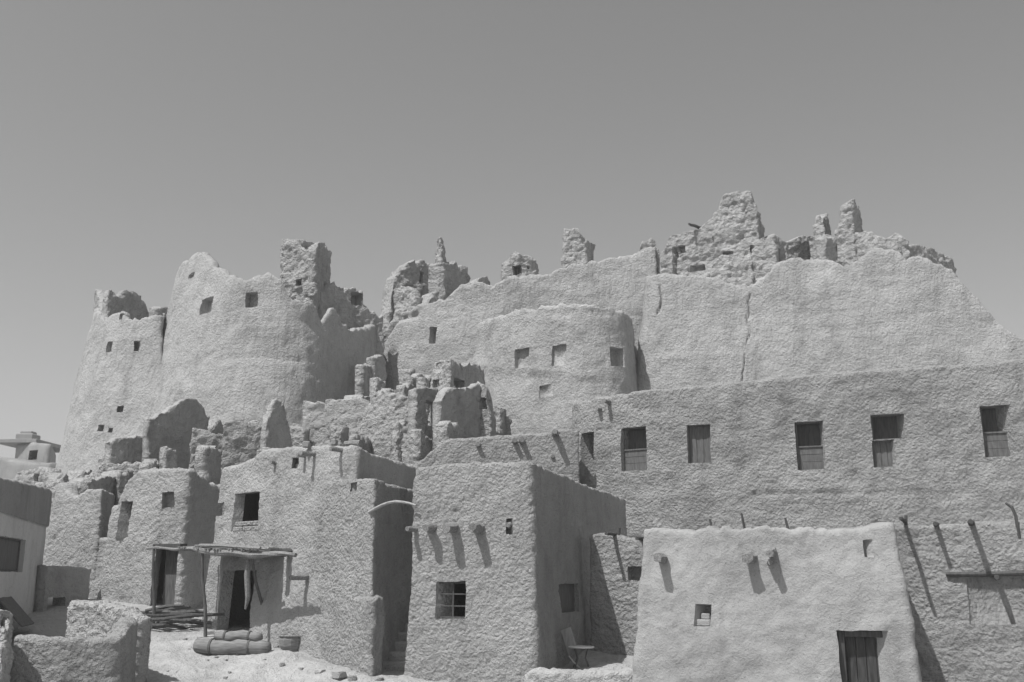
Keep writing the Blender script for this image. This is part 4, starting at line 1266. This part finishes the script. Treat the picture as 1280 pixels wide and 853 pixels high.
# ledge of packed earth and stones
one_wall('earth_ledge', 'pale packed earth ledge along the foot of the cube house flank', 'ledge',
         plan((655, 852, 19.2), (700, 850, 19.0), (795, 850, 18.9)) + plan((800, 845, 19.6), (660, 845, 19.8)), True, -0.6, 0, 0.05, [(657, 842), (668, 836), (690, 838), (720, 842), (750, 840), (790, 838)], M_GROUND, thick=0.3, seed=161, rad=.2, **{**NEAR, 'rag': .05})
SPOTS = [(482, 846, .22), (498, 848, .17), (512, 846, .13), (474, 852, .12), (620, 848, .16), (640, 850, .2), (600, 851, .12), (654, 846, .12), (768, 826, .16), (780, 830, .12), (758, 830, .10), (792, 832, .1), (774, 818, .13),
         (262, 794, .16), (250, 800, .1), (345, 810, .09), (330, 826, .07), (352, 832, .1), (376, 838, .08), (400, 842, .12), (424, 846, .16), (440, 850, .12), (310, 808, .1), (282, 826, .05), (232, 800, .05)]
rs = random.Random(5)
for k in range(34):
    SPOTS.append((rs.uniform(205, 470), rs.uniform(800, 850), rs.choice((.02, .025, .03, .04, .06))))
SPOTS = [q for q in SPOTS if not (q[0] > 360 and q[1] < 800 + (q[0] - 360) * .45)]
for k, (sx, sy, sz) in enumerate(SPOTS):
    if sx > 740: lab, gr = 'stone in the rubble at the foot of the courtyard wall', 'stones at the foot of the courtyard wall'
    elif sx > 590: lab, gr = 'stone lying along the front of the cube house, right of the box', 'stones along the cube house'
    elif sx > 465: lab, gr = 'stone at the bottom of the shaded stair', 'stones at the bottom of the stair'
    else: lab, gr = 'stone lying loose on the bright ground before the canopy house', 'stones on the bright ground'
    stone(sx, sy, sz, lab, 'stone', .6, M_STONE if k % 3 else M_ROUGH, 300 + k, .35, gr)

# ================================================================== DUSTY AIR
bm = bmesh.new()
bmesh.ops.create_cube(bm, size=1.0)
me = bpy.data.meshes.new('haze')
for v in bm.verts:
    v.co = Vector((v.co.x * 6400, 1000 + v.co.y * 7600, -19 if v.co.z < 0 else 26))
bm.to_mesh(me); bm.free()
hz = bpy.data.objects.new('haze', me)
COL.objects.link(hz)
hz['kind'] = 'stuff'
mh = bpy.data.materials.new('haze'); mh.use_nodes = True
nt = mh.node_tree; nt.nodes.clear()
pv = nt.nodes.new('ShaderNodeVolumePrincipled')
pv.inputs['Color'].default_value = (0.9, 0.9, 0.9, 1)
pv.inputs['Density'].default_value = 0.0012
ou = nt.nodes.new('ShaderNodeOutputMaterial')
nt.links.new(pv.outputs[0], ou.inputs['Volume'])
me.materials.append(mh)
